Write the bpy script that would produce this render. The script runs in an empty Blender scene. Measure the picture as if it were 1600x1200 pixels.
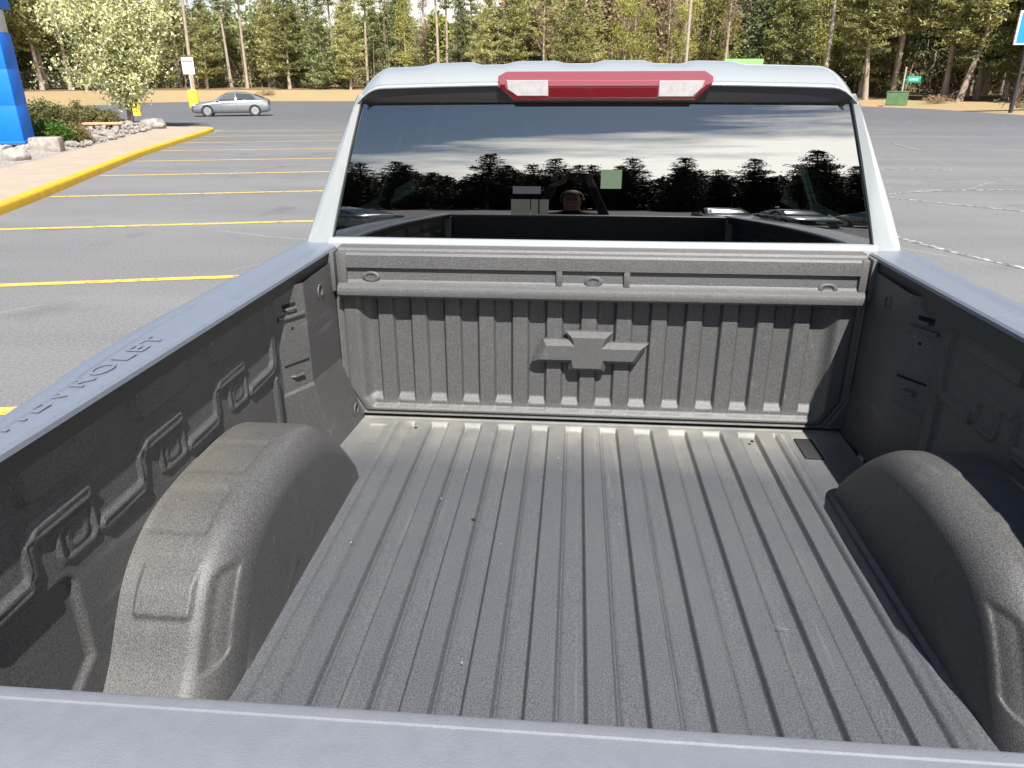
import bpy, bmesh, math, random
import numpy as np
from mathutils import Vector, Matrix
from mathutils.geometry import tessellate_polygon
R_ = math.radians
random.seed(7); rng = np.random.default_rng(7)
SC = bpy.context.scene
C = SC.collection

# ------------------------------------------------------------------ camera
TRUCK = Matrix.Translation((0, 0, .837)) @ Matrix.Rotation(R_(-.75), 4, 'X')
CP = (-0.0661, -2.2125, 1.0093); YAW, PITCH, ROLL, FPX = 0.0842, 0.3772, -0.0014, 1142.3
def cam_matrix():
    cy, sy, cp, sp = math.cos(YAW), math.sin(YAW), math.cos(PITCH), math.sin(PITCH)
    f = Vector((-sy*cp, cy*cp, -sp)); r = Vector((cy, sy, 0)); u = r.cross(f)
    cr, sr = math.cos(ROLL), math.sin(ROLL)
    r2 = cr*r + sr*u; u2 = -sr*r + cr*u
    m = Matrix((r2, u2, -f)).transposed().to_4x4()
    m.translation = Vector(CP)
    return TRUCK @ m
cd = bpy.data.cameras.new('camera'); cam = bpy.data.objects.new('camera', cd); C.objects.link(cam)
cd.sensor_width = 36; cd.lens = FPX*36/1600; cd.clip_start = .05; cd.clip_end = 3000
cam.matrix_world = cam_matrix(); SC.camera = cam
CAMPOS = cam.matrix_world.translation.copy()

# ------------------------------------------------------------------ light, sky, exposure
SUN = Vector((.22, -.76, 1.0)).normalized()
el = math.asin(SUN.z); az = math.atan2(SUN.x, SUN.y)
sd = bpy.data.lights.new('sun', 'SUN'); sd.energy = 5.0; sd.angle = R_(.55); sd.color = (1, .965, .92)
so = bpy.data.objects.new('sun', sd); C.objects.link(so)
so.rotation_euler = SUN.to_track_quat('Z', 'Y').to_euler(); so.location = (20, -40, 60)
W = bpy.data.worlds.new('World'); SC.world = W; W.use_nodes = True
nt = W.node_tree; N = nt.nodes; L = nt.links; N.clear()
out = N.new('ShaderNodeOutputWorld'); bg = N.new('ShaderNodeBackground'); bg.inputs[1].default_value = .055
sky = N.new('ShaderNodeTexSky'); sky.sky_type = 'NISHITA'; sky.sun_disc = False
sky.sun_elevation = el; sky.sun_rotation = az; sky.air_density = 1.0; sky.dust_density = .8; sky.ozone_density = 1.5
tc = N.new('ShaderNodeTexCoord'); mp = N.new('ShaderNodeMapping'); mp.inputs['Scale'].default_value = (1.3, 2.2, 11)
mp.inputs['Rotation'].default_value = (0, R_(7), 0)
L.new(tc.outputs['Generated'], mp.inputs[0])
nz = N.new('ShaderNodeTexNoise'); nz.inputs['Scale'].default_value = 2.3; nz.inputs['Detail'].default_value = 9; nz.inputs['Roughness'].default_value = .62
L.new(mp.outputs[0], nz.inputs['Vector'])
sp = N.new('ShaderNodeSeparateXYZ'); L.new(tc.outputs['Generated'], sp.inputs[0])
def mth(op, a, b=None, nodes=N, links=L, clamp=False):
    n = nodes.new('ShaderNodeMath'); n.operation = op; n.use_clamp = clamp
    for i, v in enumerate((a, b)):
        if v is None: continue
        if isinstance(v, (int, float)): n.inputs[i].default_value = v
        else: links.new(v, n.inputs[i])
    return n.outputs[0]
cov = mth('SUBTRACT', mth('ADD', .245, mth('MULTIPLY', sp.outputs[0], .22)), mth('ABSOLUTE', sp.outputs[2]))   # a cloud sheet low over the horizon, higher to one side
cov = mth('MULTIPLY', cov, 7.0)
cl = mth('ADD', mth('MULTIPLY', mth('SUBTRACT', nz.outputs[0], .5), 2.6), cov)
cl = mth('ADD', cl, .24, clamp=True)
mx = N.new('ShaderNodeMix'); mx.data_type = 'RGBA'
# thin cloud glows towards the sun's side of the sky
vd = N.new('ShaderNodeVectorMath'); vd.operation = 'DOT_PRODUCT'; L.new(tc.outputs['Generated'], vd.inputs[0]); vd.inputs[1].default_value = tuple(Vector((SUN.x, SUN.y, 0)).normalized())
gl = mth('ADD', mth('MULTIPLY', mth('POWER', mth('MAXIMUM', vd.outputs['Value'], 0), 1.6), 25), 11)
vm = N.new('ShaderNodeVectorMath'); vm.operation = 'SCALE'; vm.inputs[0].default_value = (1, .97, .90); L.new(gl, vm.inputs[3])
L.new(cl, mx.inputs[0]); L.new(sky.outputs[0], mx.inputs[6]); L.new(vm.outputs[0], mx.inputs[7])
L.new(mx.outputs[2], bg.inputs[0]); L.new(bg.outputs[0], out.inputs[0])
SC.view_settings.view_transform = 'Standard'; SC.view_settings.look = 'None'
SC.view_settings.exposure = 1.15; SC.view_settings.gamma = 1; SC.view_settings.use_curve_mapping = False
SC.cycles.max_bounces = 8; SC.cycles.transparent_max_bounces = 24

# ------------------------------------------------------------------ materials
def mat(name, col, rough=.7, col2=None, scale=5, detail=5, bump=0, bscale=None, bdist=.01, spec=.5, metal=0,
        coat=0, emit=None, lo=.35, hi=.65, coords='Object', stretch=None):
    m = bpy.data.materials.new(name); m.use_nodes = True
    t = m.node_tree; b = t.nodes['Principled BSDF']
    b.inputs['Base Color'].default_value = (*col, 1); b.inputs['Roughness'].default_value = rough
    b.inputs['Specular IOR Level'].default_value = spec; b.inputs['Metallic'].default_value = metal
    b.inputs['Coat Weight'].default_value = coat; b.inputs['Coat Roughness'].default_value = .05
    if emit: b.inputs['Emission Color'].default_value = (*col, 1); b.inputs['Emission Strength'].default_value = emit
    if col2 or bump:
        tc = t.nodes.new('ShaderNodeTexCoord'); src = tc.outputs[coords]
        if stretch:
            mpn = t.nodes.new('ShaderNodeMapping'); mpn.inputs['Scale'].default_value = stretch
            t.links.new(src, mpn.inputs[0]); src = mpn.outputs[0]
    if col2:
        n = t.nodes.new('ShaderNodeTexNoise'); n.inputs['Scale'].default_value = scale; n.inputs['Detail'].default_value = detail
        t.links.new(src, n.inputs['Vector'])
        r = t.nodes.new('ShaderNodeValToRGB'); r.color_ramp.elements[0].position = lo; r.color_ramp.elements[1].position = hi
        r.color_ramp.elements[0].color = (*col, 1); r.color_ramp.elements[1].color = (*col2, 1)
        t.links.new(n.outputs[0], r.inputs[0]); t.links.new(r.outputs[0], b.inputs['Base Color'])
    if bump:
        n2 = t.nodes.new('ShaderNodeTexNoise'); n2.inputs['Scale'].default_value = bscale or scale; n2.inputs['Detail'].default_value = 3
        t.links.new(src, n2.inputs['Vector'])
        bp = t.nodes.new('ShaderNodeBump'); bp.inputs['Strength'].default_value = bump; bp.inputs['Distance'].default_value = bdist
        t.links.new(n2.outputs[0], bp.inputs['Height']); t.links.new(bp.outputs[0], b.inputs['Normal'])
    return m
def grab(m): return m.node_tree.nodes, m.node_tree.links, m.node_tree.nodes['Principled BSDF']
def mixrgb(m, fac, a, b):
    n = m.node_tree.nodes.new('ShaderNodeMix'); n.data_type = 'RGBA'
    for i, v in ((0, fac), (6, a), (7, b)):
        if isinstance(v, tuple): n.inputs[i].default_value = (*v, 1)
        elif isinstance(v, (int, float)): n.inputs[i].default_value = v
        else: m.node_tree.links.new(v, n.inputs[i])
    return n.outputs[2]

def liner_mat(name, dusty):
    """sprayed-on black bed liner: pebbled grain, sparse bright specks, dust lying in low corners"""
    m = mat(name, (.055, .055, .056), .52, spec=.55)
    n, l, b = grab(m)
    tc = n.new('ShaderNodeTexCoord'); o = tc.outputs['Object']
    g = n.new('ShaderNodeTexNoise'); g.inputs['Scale'].default_value = 330; g.inputs['Detail'].default_value = 2; l.new(o, g.inputs['Vector'])
    r = n.new('ShaderNodeValToRGB'); r.color_ramp.elements[0].position = .34; r.color_ramp.elements[1].position = .70
    lo_, hi_ = ((.040, .043, .049, 1), (.100, .105, .115, 1)) if dusty == 'floor' else ((.038, .038, .039, 1), (.098, .096, .094, 1))
    r.color_ramp.elements[0].color = lo_; r.color_ramp.elements[1].color = hi_
    l.new(g.outputs[0], r.inputs[0]); col = r.outputs[0]
    # broad dust film
    w = n.new('ShaderNodeTexNoise'); w.inputs['Scale'].default_value = 5; w.inputs['Detail'].default_value = 7; w.inputs['Roughness'].default_value = .65; l.new(o, w.inputs['Vector'])
    sx = n.new('ShaderNodeSeparateXYZ'); l.new(o, sx.inputs[0])
    wf = mth('MULTIPLY', mth('SUBTRACT', w.outputs[0], .38, n, l), 1.6, n, l, True)
    col = mixrgb(m, mth('MULTIPLY', wf, .16, n, l), col, (.16, .155, .145))
    mq = n.new('ShaderNodeMapping'); mq.inputs['Scale'].default_value = (75, 2.2, 30) if dusty != 'arch' else (40, 6, 6); l.new(o, mq.inputs[0])
    sc_ = n.new('ShaderNodeTexNoise'); sc_.inputs['Scale'].default_value = 1; sc_.inputs['Detail'].default_value = 3; l.new(mq.outputs[0], sc_.inputs['Vector'])
    pt = n.new('ShaderNodeTexNoise'); pt.inputs['Scale'].default_value = 2.6; pt.inputs['Detail'].default_value = 2; l.new(o, pt.inputs['Vector'])
    col = mixrgb(m, mth('MULTIPLY', mth('MULTIPLY', mth('SUBTRACT', sc_.outputs[0], .60, n, l), 7, n, l, True), mth('MULTIPLY', mth('SUBTRACT', pt.outputs[0], .42, n, l), 1.5, n, l, True), n, l), col, (.19, .19, .19))
    if dusty == 'floor':
        yy = mth('ADD', mth('MULTIPLY', mth('ADD', sx.outputs[1], .34, n, l), 3.2, n, l), 0, n, l, True)      # towards the bulkhead
        low = mth('MULTIPLY', mth('SUBTRACT', .0035, sx.outputs[2], n, l), 260, n, l, True)   # in the valleys
        f = mth('MULTIPLY', mth('MULTIPLY', yy, mth('ADD', mth('MULTIPLY', low, .62, n, l), .10, n, l), n, l), mth('ADD', wf, .45, n, l), n, l, True)
        col = mixrgb(m, f, col, (.30, .285, .24))
    if dusty == 'arch':
        top = mth('MULTIPLY', mth('SUBTRACT', sx.outputs[2], .2, n, l), 9, n, l, True)
        out_ = mth('MULTIPLY', mth('SUBTRACT', mth('ABSOLUTE', sx.outputs[0], None, n, l), .70, n, l), 8, n, l, True)
        f = mth('MULTIPLY', mth('MULTIPLY', top, out_, n, l), mth('ADD', wf, .15, n, l), n, l, True)
        col = mixrgb(m, mth('MULTIPLY', f, .6, n, l), col, (.17, .145, .10))
    l.new(col, b.inputs['Base Color'])
    g2 = n.new('ShaderNodeTexNoise'); g2.inputs['Scale'].default_value = 420; g2.inputs['Detail'].default_value = 2; l.new(o, g2.inputs['Vector'])
    bp = n.new('ShaderNodeBump'); bp.inputs['Strength'].default_value = .55; bp.inputs['Distance'].default_value = .0016
    l.new(g2.outputs[0], bp.inputs['Height']); l.new(bp.outputs[0], b.inputs['Normal'])
    return m
M = {}
M['liner'] = liner_mat('bed_liner', None)
M['liner_floor'] = liner_mat('bed_liner_floor', 'floor')
M['liner_arch'] = liner_mat('bed_liner_arch', 'arch')
M['cap'] = mat('rail_cap_plastic', (.128, .147, .18), .36, (.139, .159, .193), 70, 10, .4, 520, .0008, spec=.75)
M['cap_gate'] = mat('gate_cap_plastic', (.140, .148, .165), .42, (.152, .160, .177), 70, 10, .45, 520, .0008, spec=.7)
M['inner_lip'] = mat('rail_inner_plastic', (.040, .039, .037), .6, bump=.2, bscale=500, bdist=.0008)
M['paint'] = mat('silver_paint', (.325, .348, .352), .3, (.34, .362, .364), 3, 3, metal=.2, coat=.7)
M['black_gloss'] = mat('black_trim', (.02, .02, .02), .3)
M['black'] = mat('black_plastic', (.022, .022, .023), .55, bump=.15, bscale=300, bdist=.001)
M['hole'] = mat('hole_black', (.003, .003, .003), .9)
M['rubber'] = mat('tyre_rubber', (.03, .03, .03), .8, bump=.3, bscale=80, bdist=.003)
M['alloy'] = mat('wheel_alloy', (.55, .56, .57), .3, metal=.9)
M['seat'] = mat('seat_cloth', (.03, .03, .032), .9)
M['red'] = mat('red_lens', (.085, .0015, .004), .2, coat=.8)
M['pink'] = mat('pale_red_lens', (.24, .065, .085), .3, coat=.8)
M['clear'] = mat('clear_lens', (.30, .29, .30), .25, (.36, .34, .33), 60, 3, .3, 90, .001, coat=.6)
M['white'] = mat('white_paint', (.8, .8, .8), .5)
M['paper'] = mat('pale_green_paper', (.62, .78, .60), .7)
M['chrome'] = mat('chrome', (.7, .7, .7), .15, metal=1)

def glass(name, tint, ior=1.9, rough=0.0):
    m = bpy.data.materials.new(name); m.use_nodes = True; t = m.node_tree; t.nodes.clear()
    o = t.nodes.new('ShaderNodeOutputMaterial'); mx = t.nodes.new('ShaderNodeMixShader'); f = t.nodes.new('ShaderNodeFresnel')
    f.inputs['IOR'].default_value = ior
    tr = t.nodes.new('ShaderNodeBsdfTransparent'); tr.inputs[0].default_value = (*tint, 1)
    g = t.nodes.new('ShaderNodeBsdfGlossy'); g.inputs['Roughness'].default_value = rough
    t.links.new(f.outputs[0], mx.inputs[0]); t.links.new(tr.outputs[0], mx.inputs[1]); t.links.new(g.outputs[0], mx.inputs[2])
    t.links.new(mx.outputs[0], o.inputs[0]); return m
M['privacy'] = glass('privacy_glass', (.016, .027, .022), 3.15)
M['windshield'] = glass('windshield_glass', (.55, .68, .62), 1.5)

# ground materials
def asphalt():
    m = mat('asphalt', (.1, .1, .1), .85, spec=.3); n, l, b = grab(m)
    tc = n.new('ShaderNodeTexCoord'); o = tc.outputs['Object']
    a = n.new('ShaderNodeTexNoise'); a.inputs['Scale'].default_value = 38; a.inputs['Detail'].default_value = 6; a.inputs['Roughness'].default_value = .8; l.new(o, a.inputs['Vector'])
    r = n.new('ShaderNodeValToRGB'); r.color_ramp.elements[0].position = .3; r.color_ramp.elements[1].position = .72
    r.color_ramp.elements[0].color = (.055, .056, .060, 1); r.color_ramp.elements[1].color = (.24, .236, .232, 1); l.new(a.outputs[0], r.inputs[0])
    c = n.new('ShaderNodeTexNoise'); c.inputs['Scale'].default_value = .35; c.inputs['Detail'].default_value = 8; l.new(o, c.inputs['Vector'])
    f = mth('MULTIPLY', mth('SUBTRACT', c.outputs[0], .4, n, l), 2.2, n, l, True)
    col = mixrgb(m, mth('MULTIPLY', f, .55, n, l), r.outputs[0], (.10, .102, .107))
    # weathered, paler aggregate around the parking rows; darker seal in the lanes beyond
    mp = n.new('ShaderNodeMapping'); mp.inputs['Scale'].default_value = (.05, .35, 1); mp.inputs['Rotation'].default_value = (0, 0, R_(-13)); l.new(o, mp.inputs[0])
    s = n.new('ShaderNodeTexNoise'); s.inputs['Scale'].default_value = 2; s.inputs['Detail'].default_value = 6; l.new(mp.outputs[0], s.inputs['Vector'])
    col = mixrgb(m, mth('MULTIPLY', mth('SUBTRACT', s.outputs[0], .42, n, l), 1.1, n, l, True), col, (.235, .232, .228))
    sx = n.new('ShaderNodeSeparateXYZ'); l.new(o, sx.inputs[0])
    far = mth('MULTIPLY', mth('SUBTRACT', sx.outputs[1], 14, n, l), .035, n, l, True)
    col = mixrgb(m, mth('MULTIPLY', far, .62, n, l), col, (.070, .073, .080))
    st = n.new('ShaderNodeTexNoise'); st.inputs['Scale'].default_value = .9; st.inputs['Detail'].default_value = 5; st.inputs['Roughness'].default_value = .55; l.new(o, st.inputs['Vector'])
    col = mixrgb(m, mth('MULTIPLY', mth('MULTIPLY', mth('SUBTRACT', st.outputs[0], .60, n, l), 7, n, l, True), .38, n, l), col, (.045, .045, .047))
    vo = n.new('ShaderNodeTexVoronoi'); vo.feature = 'DISTANCE_TO_EDGE'; vo.inputs['Scale'].default_value = .28
    wv = n.new('ShaderNodeTexNoise'); wv.inputs['Scale'].default_value = 1.4; wv.inputs['Detail'].default_value = 6; l.new(o, wv.inputs['Vector'])
    wa = n.new('ShaderNodeMix'); wa.data_type = 'RGBA'; wa.inputs[0].default_value = .22; l.new(o, wa.inputs[6]); l.new(wv.outputs[1], wa.inputs[7]); l.new(wa.outputs[2], vo.inputs['Vector'])
    ck = mth('MULTIPLY', mth('SUBTRACT', .0035, vo.outputs['Distance'], n, l), 500, n, l, True)
    ck = mth('MULTIPLY', ck, mth('MULTIPLY', mth('SUBTRACT', c.outputs[0], .44, n, l), 5, n, l, True), n, l)
    col = mixrgb(m, mth('MULTIPLY', ck, .6, n, l), col, (.34, .33, .31))
    l.new(col, b.inputs['Base Color'])
    bp = n.new('ShaderNodeBump'); bp.inputs['Strength'].default_value = .6; bp.inputs['Distance'].default_value = .006
    l.new(a.outputs[0], bp.inputs['Height']); l.new(bp.outputs[0], b.inputs['Normal'])
    return m
M['asphalt'] = asphalt()
M['straw'] = mat('dry_grass', (.31, .20, .105), .95, (.25, .205, .095), .25, 12, .6, 6, .08, lo=.38, hi=.62)
M['litter'] = mat('forest_litter', (.09, .055, .03), .95, (.16, .10, .05), 1.2, 9, .6, 5, .1)
M['walk'] = mat('sidewalk_concrete', (.34, .27, .205), .85, (.29, .235, .18), 2.2, 9, .3, 60, .004)
M['kerb_y'] = mat('yellow_kerb_paint', (.56, .34, .014), .6, (.46, .27, .02), 3.5, 9, .2, 60, .003, lo=.4, hi=.75)
M['gravel'] = mat('gravel_bed', (.34, .31, .28), .9, (.16, .14, .13), 14, 4, .8, 14, .04)
M['rock'] = mat('field_stone', (.31, .28, .25), .9, (.15, .135, .12), 5, 8, .6, 20, .02, coords='Object')
M['stoneblk'] = mat('stone_block', (.34, .30, .265), .9, (.20, .18, .16), 9, 8, .5, 22, .01)
M['blue'] = mat('blue_panel', (.003, .13, .56), .5, (.004, .14, .60), 2, 3, spec=.3)
M['greymetal'] = mat('grey_panel', (.40, .41, .41), .45, (.45, .46, .46), 3, 4)
M['bluesign'] = mat('blue_sign_face', (.005, .22, .80), .35)
M['post_blk'] = mat('black_post', (.02, .018, .018), .6)
M['polewood'] = mat('weathered_pole', (.30, .26, .22), .85, (.40, .36, .31), 5, 6, .3, 30, .01, stretch=(6, 6, .6))
M['yellow'] = mat('yellow_bollard_paint', (.85, .66, .02), .6, (.75, .55, .03), 3, 5)
M['grnbox'] = mat('utility_green', (.075, .14, .06), .5, (.10, .18, .08), 2, 4)
M['lime'] = mat('lime_sign', (.16, .78, .10), .5)
M['street'] = mat('street_sign_green', (.01, .25, .17), .4)
M['signred'] = mat('sign_red', (.6, .03, .04), .5)
M['benchwood'] = mat('bench_slab', (.48, .30, .18), .7, (.40, .25, .15), 6, 5)
M['metal_post'] = mat('galvanised_post', (.42, .43, .42), .5)

def line_mat(name, col, amount):
    m = mat(name, col, .8); n, l, b = grab(m)
    tc = n.new('ShaderNodeTexCoord'); a = n.new('ShaderNodeTexNoise'); a.inputs['Scale'].default_value = 9; a.inputs['Detail'].default_value = 9; a.inputs['Roughness'].default_value = .75
    l.new(tc.outputs['Object'], a.inputs['Vector'])
    f = mth('MULTIPLY', mth('SUBTRACT', a.outputs[0], amount, n, l), 6, n, l, True)
    l.new(mixrgb(m, f, (.10, .10, .10), col), b.inputs['Base Color']); return m
M['line_y'] = line_mat('worn_yellow_line', (.56, .38, .06), .34)
M['line_w'] = line_mat('faded_white_line', (.50, .46, .42), .47)

def leaf_mat(name, cols, scale=1.2, trans=.25, rough=.6):
    """leaf cards: colour varies by clump and by tree, some light passes through"""
    m = bpy.data.materials.new(name); m.use_nodes = True; t = m.node_tree; n, l = t.nodes, t.links
    b = n['Principled BSDF']; b.inputs['Roughness'].default_value = rough; b.inputs['Specular IOR Level'].default_value = .25
    o = n['Material Output']
    g = n.new('ShaderNodeNewGeometry'); oi = n.new('ShaderNodeObjectInfo')
    a = n.new('ShaderNodeTexNoise'); a.inputs['Scale'].default_value = scale; a.inputs['Detail'].default_value = 4; l.new(g.outputs['Position'], a.inputs['Vector'])
    f = mth('ADD', mth('MULTIPLY', g.outputs['Random Per Island'], .42, n, l), mth('MULTIPLY', a.outputs[0], .5, n, l), n, l)
    f = mth('ADD', f, mth('MULTIPLY', mth('SUBTRACT', oi.outputs['Random'], .5, n, l), .36, n, l), n, l)
    r = n.new('ShaderNodeValToRGB'); e = r.color_ramp.elements
    while len(e) < len(cols): e.new(.5)
    for i, c in enumerate(cols): e[i].position = .16+.62*i/(len(cols)-1); e[i].color = (*c, 1)
    l.new(f, r.inputs[0]); l.new(r.outputs[0], b.inputs['Base Color'])
    tr = n.new('ShaderNodeBsdfTranslucent'); l.new(r.outputs[0], tr.inputs[0])
    mx = n.new('ShaderNodeMixShader'); mx.inputs[0].default_value = trans
    l.new(b.outputs[0], mx.inputs[1]); l.new(tr.outputs[0], mx.inputs[2]); l.new(mx.outputs[0], o.inputs[0])
    return m
M['pine'] = leaf_mat('pine_needles', [(.14, .145, .065), (.25, .25, .09), (.37, .36, .14), (.48, .46, .21)], trans=.42)
M['pine_dk'] = leaf_mat('spruce_needles', [(.09, .105, .055), (.17, .195, .085), (.26, .285, .12), (.36, .37, .17)], trans=.40)
M['backlit_conifer'] = leaf_mat('backlit_conifer_needles', [(.012, .018, .010), (.025, .036, .016), (.045, .055, .024)], trans=.05)  # needle colour darkened to paint in the backlit shade of the mirrored trees
M['spring'] = leaf_mat('spring_leaves', [(.15, .17, .04), (.28, .28, .06), (.38, .37, .10)])
M['budding'] = leaf_mat('budding_twigs', [(.24, .17, .11), (.36, .26, .17), (.42, .34, .19)], trans=.4)
M['blossom'] = leaf_mat('pear_blossom', [(.32, .33, .12), (.50, .51, .24), (.66, .66, .44), (.76, .76, .60)], 2.5, .3)
M['shrub_br'] = leaf_mat('russet_shrub', [(.075, .080, .025), (.14, .135, .045), (.20, .15, .07)], 3)
M['shrub_gr'] = leaf_mat('green_shrub', [(.03, .075, .012), (.07, .14, .02), (.16, .18, .035)], 3)
M['bark'] = mat('pine_bark', (.22, .165, .125), .9, (.36, .30, .24), 4, 7, .5, 14, .03, stretch=(3, 3, .5))
M['bark_dk'] = mat('dark_bark', (.11, .085, .07), .9, (.20, .16, .13), 5, 6, .4, 14, .03, stretch=(3, 3, .5))

# ------------------------------------------------------------------ object helpers
def link(name, me, m=None, parent=None):
    o = bpy.data.objects.new(name, me); C.objects.link(o)
    if m:
        if isinstance(m, (list, tuple)):
            for k in m: me.materials.append(M[k] if isinstance(k, str) else k)
        else: me.materials.append(M[m] if isinstance(m, str) else m)
    if parent: o.parent = parent
    return o
def tag(o, label=None, cat=None, group=None, kind=None):
    if label: o['label'] = label
    if cat: o['category'] = cat
    if group: o['group'] = group
    if kind: o['kind'] = kind
    return o
def empty(name, loc=(0, 0, 0), rz=0, label=None, cat=None, group=None):
    o = bpy.data.objects.new(name, None); C.objects.link(o); o.location = loc; o.rotation_euler = (0, 0, rz); o.empty_display_size = .3
    return tag(o, label, cat, group)
def mesh(name, v, f, smooth=False, mi=None):
    me = bpy.data.meshes.new(name); me.from_pydata([tuple(map(float, p)) for p in v], [], f); me.update()
    if smooth: me.polygons.foreach_set('use_smooth', [True]*len(me.polygons))
    if mi is not None: me.polygons.foreach_set('material_index', mi)
    return me
def auto_smooth(me, ang=35):
    bm = bmesh.new(); bm.from_mesh(me)
    for f in bm.faces: f.smooth = True
    for e in bm.edges:
        if len(e.link_faces) == 2 and e.calc_face_angle(0) > R_(ang): e.smooth = False
    bm.to_mesh(me); bm.free(); return me
def finish(name, bm, m, parent=None, ang=35, recalc=True):
    if recalc: bmesh.ops.recalc_face_normals(bm, faces=bm.faces)
    me = bpy.data.meshes.new(name); bm.to_mesh(me); bm.free(); auto_smooth(me, ang)
    return link(name, me, m, parent)
def bm_box(bm, x0, x1, y0, y1, z0, z1, bev=0, mi=0, mtx=None):
    vs = [bm.verts.new(p) for p in ((x0,y0,z0),(x1,y0,z0),(x1,y1,z0),(x0,y1,z0),(x0,y0,z1),(x1,y0,z1),(x1,y1,z1),(x0,y1,z1))]
    fs = [bm.faces.new([vs[i] for i in q]) for q in ((3,2,1,0),(4,5,6,7),(0,1,5,4),(1,2,6,5),(2,3,7,6),(3,0,4,7))]
    for f in fs: f.material_index = mi
    if mtx is not None: bmesh.ops.transform(bm, matrix=mtx, verts=vs)
    if bev:
        es = list({e for f in fs for e in f.edges})
        bmesh.ops.bevel(bm, geom=es, offset=bev, segments=2, affect='EDGES', profile=.5)
def box(name, x0, x1, y0, y1, z0, z1, m, parent=None, bev=0, mtx=None):
    bm = bmesh.new(); bm_box(bm, x0, x1, y0, y1, z0, z1, bev, mtx=mtx); return finish(name, bm, m, parent)
def bm_prism(bm, poly, a0, a1, axis='x', mi=0):
    """poly: list of 2D points; extruded along axis between a0 and a1"""
    def P(p, a):
        return {'x': (a, p[0], p[1]), 'y': (p[0], a, p[1]), 'z': (p[0], p[1], a)}[axis]
    A = [bm.verts.new(P(p, a0)) for p in poly]; B = [bm.verts.new(P(p, a1)) for p in poly]; n = len(poly)
    fs = [bm.faces.new(A), bm.faces.new(B[::-1])]
    for i in range(n): fs.append(bm.faces.new((A[i], B[i], B[(i+1) % n], A[(i+1) % n])))
    for f in fs: f.material_index = mi
    return fs
def bm_tube(bm, pts, r, seg=8, cap=True, mi=0):
    pts = [Vector(p) for p in pts]; rs = r if isinstance(r, (list, tuple)) else [r]*len(pts); rings = []
    for i, p in enumerate(pts):
        d = (pts[min(i+1, len(pts)-1)]-pts[max(i-1, 0)]).normalized()
        a = d.orthogonal().normalized() if not rings else (prev-d*prev.dot(d)).normalized()
        prev = a; b = d.cross(a)
        rings.append([bm.verts.new(p+(a*math.cos(t)+b*math.sin(t))*rs[i]) for t in (2*math.pi*k/seg for k in range(seg))])
    for A, B in zip(rings, rings[1:]):
        for k in range(seg):
            f = bm.faces.new((A[k], A[(k+1) % seg], B[(k+1) % seg], B[k])); f.material_index = mi
    if cap:
        bm.faces.new(rings[0][::-1]); bm.faces.new(rings[-1])
def tube(name, pts, r, m, parent=None, seg=8):
    bm = bmesh.new(); bm_tube(bm, pts, r, seg); return finish(name, bm, m, parent)
def bm_lathe(bm, prof, center, axis='x', seg=24, mi=0):
    """prof: (along, radius) pairs"""
    rings = []
    for a, r in prof:
        ring = []
        for k in range(seg):
            t = 2*math.pi*k/seg; c, s = math.cos(t)*r, math.sin(t)*r
            p = {'x': (a, c, s), 'y': (c, a, s), 'z': (c, s, a)}[axis]
            ring.append(bm.verts.new(Vector(p)+Vector(center)))
        rings.append(ring)
    for A, B in zip(rings, rings[1:]):
        for k in range(seg):
            f = bm.faces.new((A[k], A[(k+1) % seg], B[(k+1) % seg], B[k])); f.material_index = mi
    for rg in (rings[0], rings[-1]):
        try: bm.faces.new(rg).material_index = mi
        except ValueError: pass
def lathe(name, prof, center, m, parent=None, axis='x', seg=24):
    bm = bmesh.new(); bm_lathe(bm, prof, center, axis, seg); return finish(name, bm, m, parent)
def grid_mesh(name, P, m, parent=None, flip=False, ang=50):
    """P: (rows, cols, 3) array of points"""
    r, c = P.shape[:2]; idx = np.arange(r*c).reshape(r, c)
    q = np.stack([idx[:-1, :-1], idx[:-1, 1:], idx[1:, 1:], idx[1:, :-1]], -1).reshape(-1, 4)
    if flip: q = q[:, ::-1]
    me = bpy.data.meshes.new(name); me.vertices.add(r*c); me.vertices.foreach_set('co', P.reshape(-1).astype(np.float32))
    me.loops.add(len(q)*4); me.loops.foreach_set('vertex_index', q.reshape(-1).astype(np.int32))
    me.polygons.add(len(q)); me.polygons.foreach_set('loop_start', np.arange(0, len(q)*4, 4, dtype=np.int32))
    me.update(); me.validate()
    me.polygons.foreach_set('use_smooth', [True]*len(q))
    return link(name, me, m, parent)
def ss(x, a, b):
    t = np.clip((x-a)/(b-a), 0, 1); return t*t*(3-2*t)
def seg_dist(X, Y, pts):
    d = np.full(X.shape, 9.0)
    for (x0, y0), (x1, y1) in zip(pts, pts[1:]):
        dx, dy = x1-x0, y1-y0; t = np.clip(((X-x0)*dx+(Y-y0)*dy)/(dx*dx+dy*dy), 0, 1)
        d = np.minimum(d, np.hypot(X-x0-t*dx, Y-y0-t*dy))
    return d
def rrect(X, Y, x0, x1, y0, y1, r):
    """signed distance, negative inside a rounded rectangle"""
    cx, cy, hx, hy = (x0+x1)/2, (y0+y1)/2, abs(x1-x0)/2-r, abs(y1-y0)/2-r
    qx, qy = np.abs(X-cx)-hx, np.abs(Y-cy)-hy
    return np.hypot(np.maximum(qx, 0), np.maximum(qy, 0))+np.minimum(np.maximum(qx, qy), 0)-r

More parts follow.
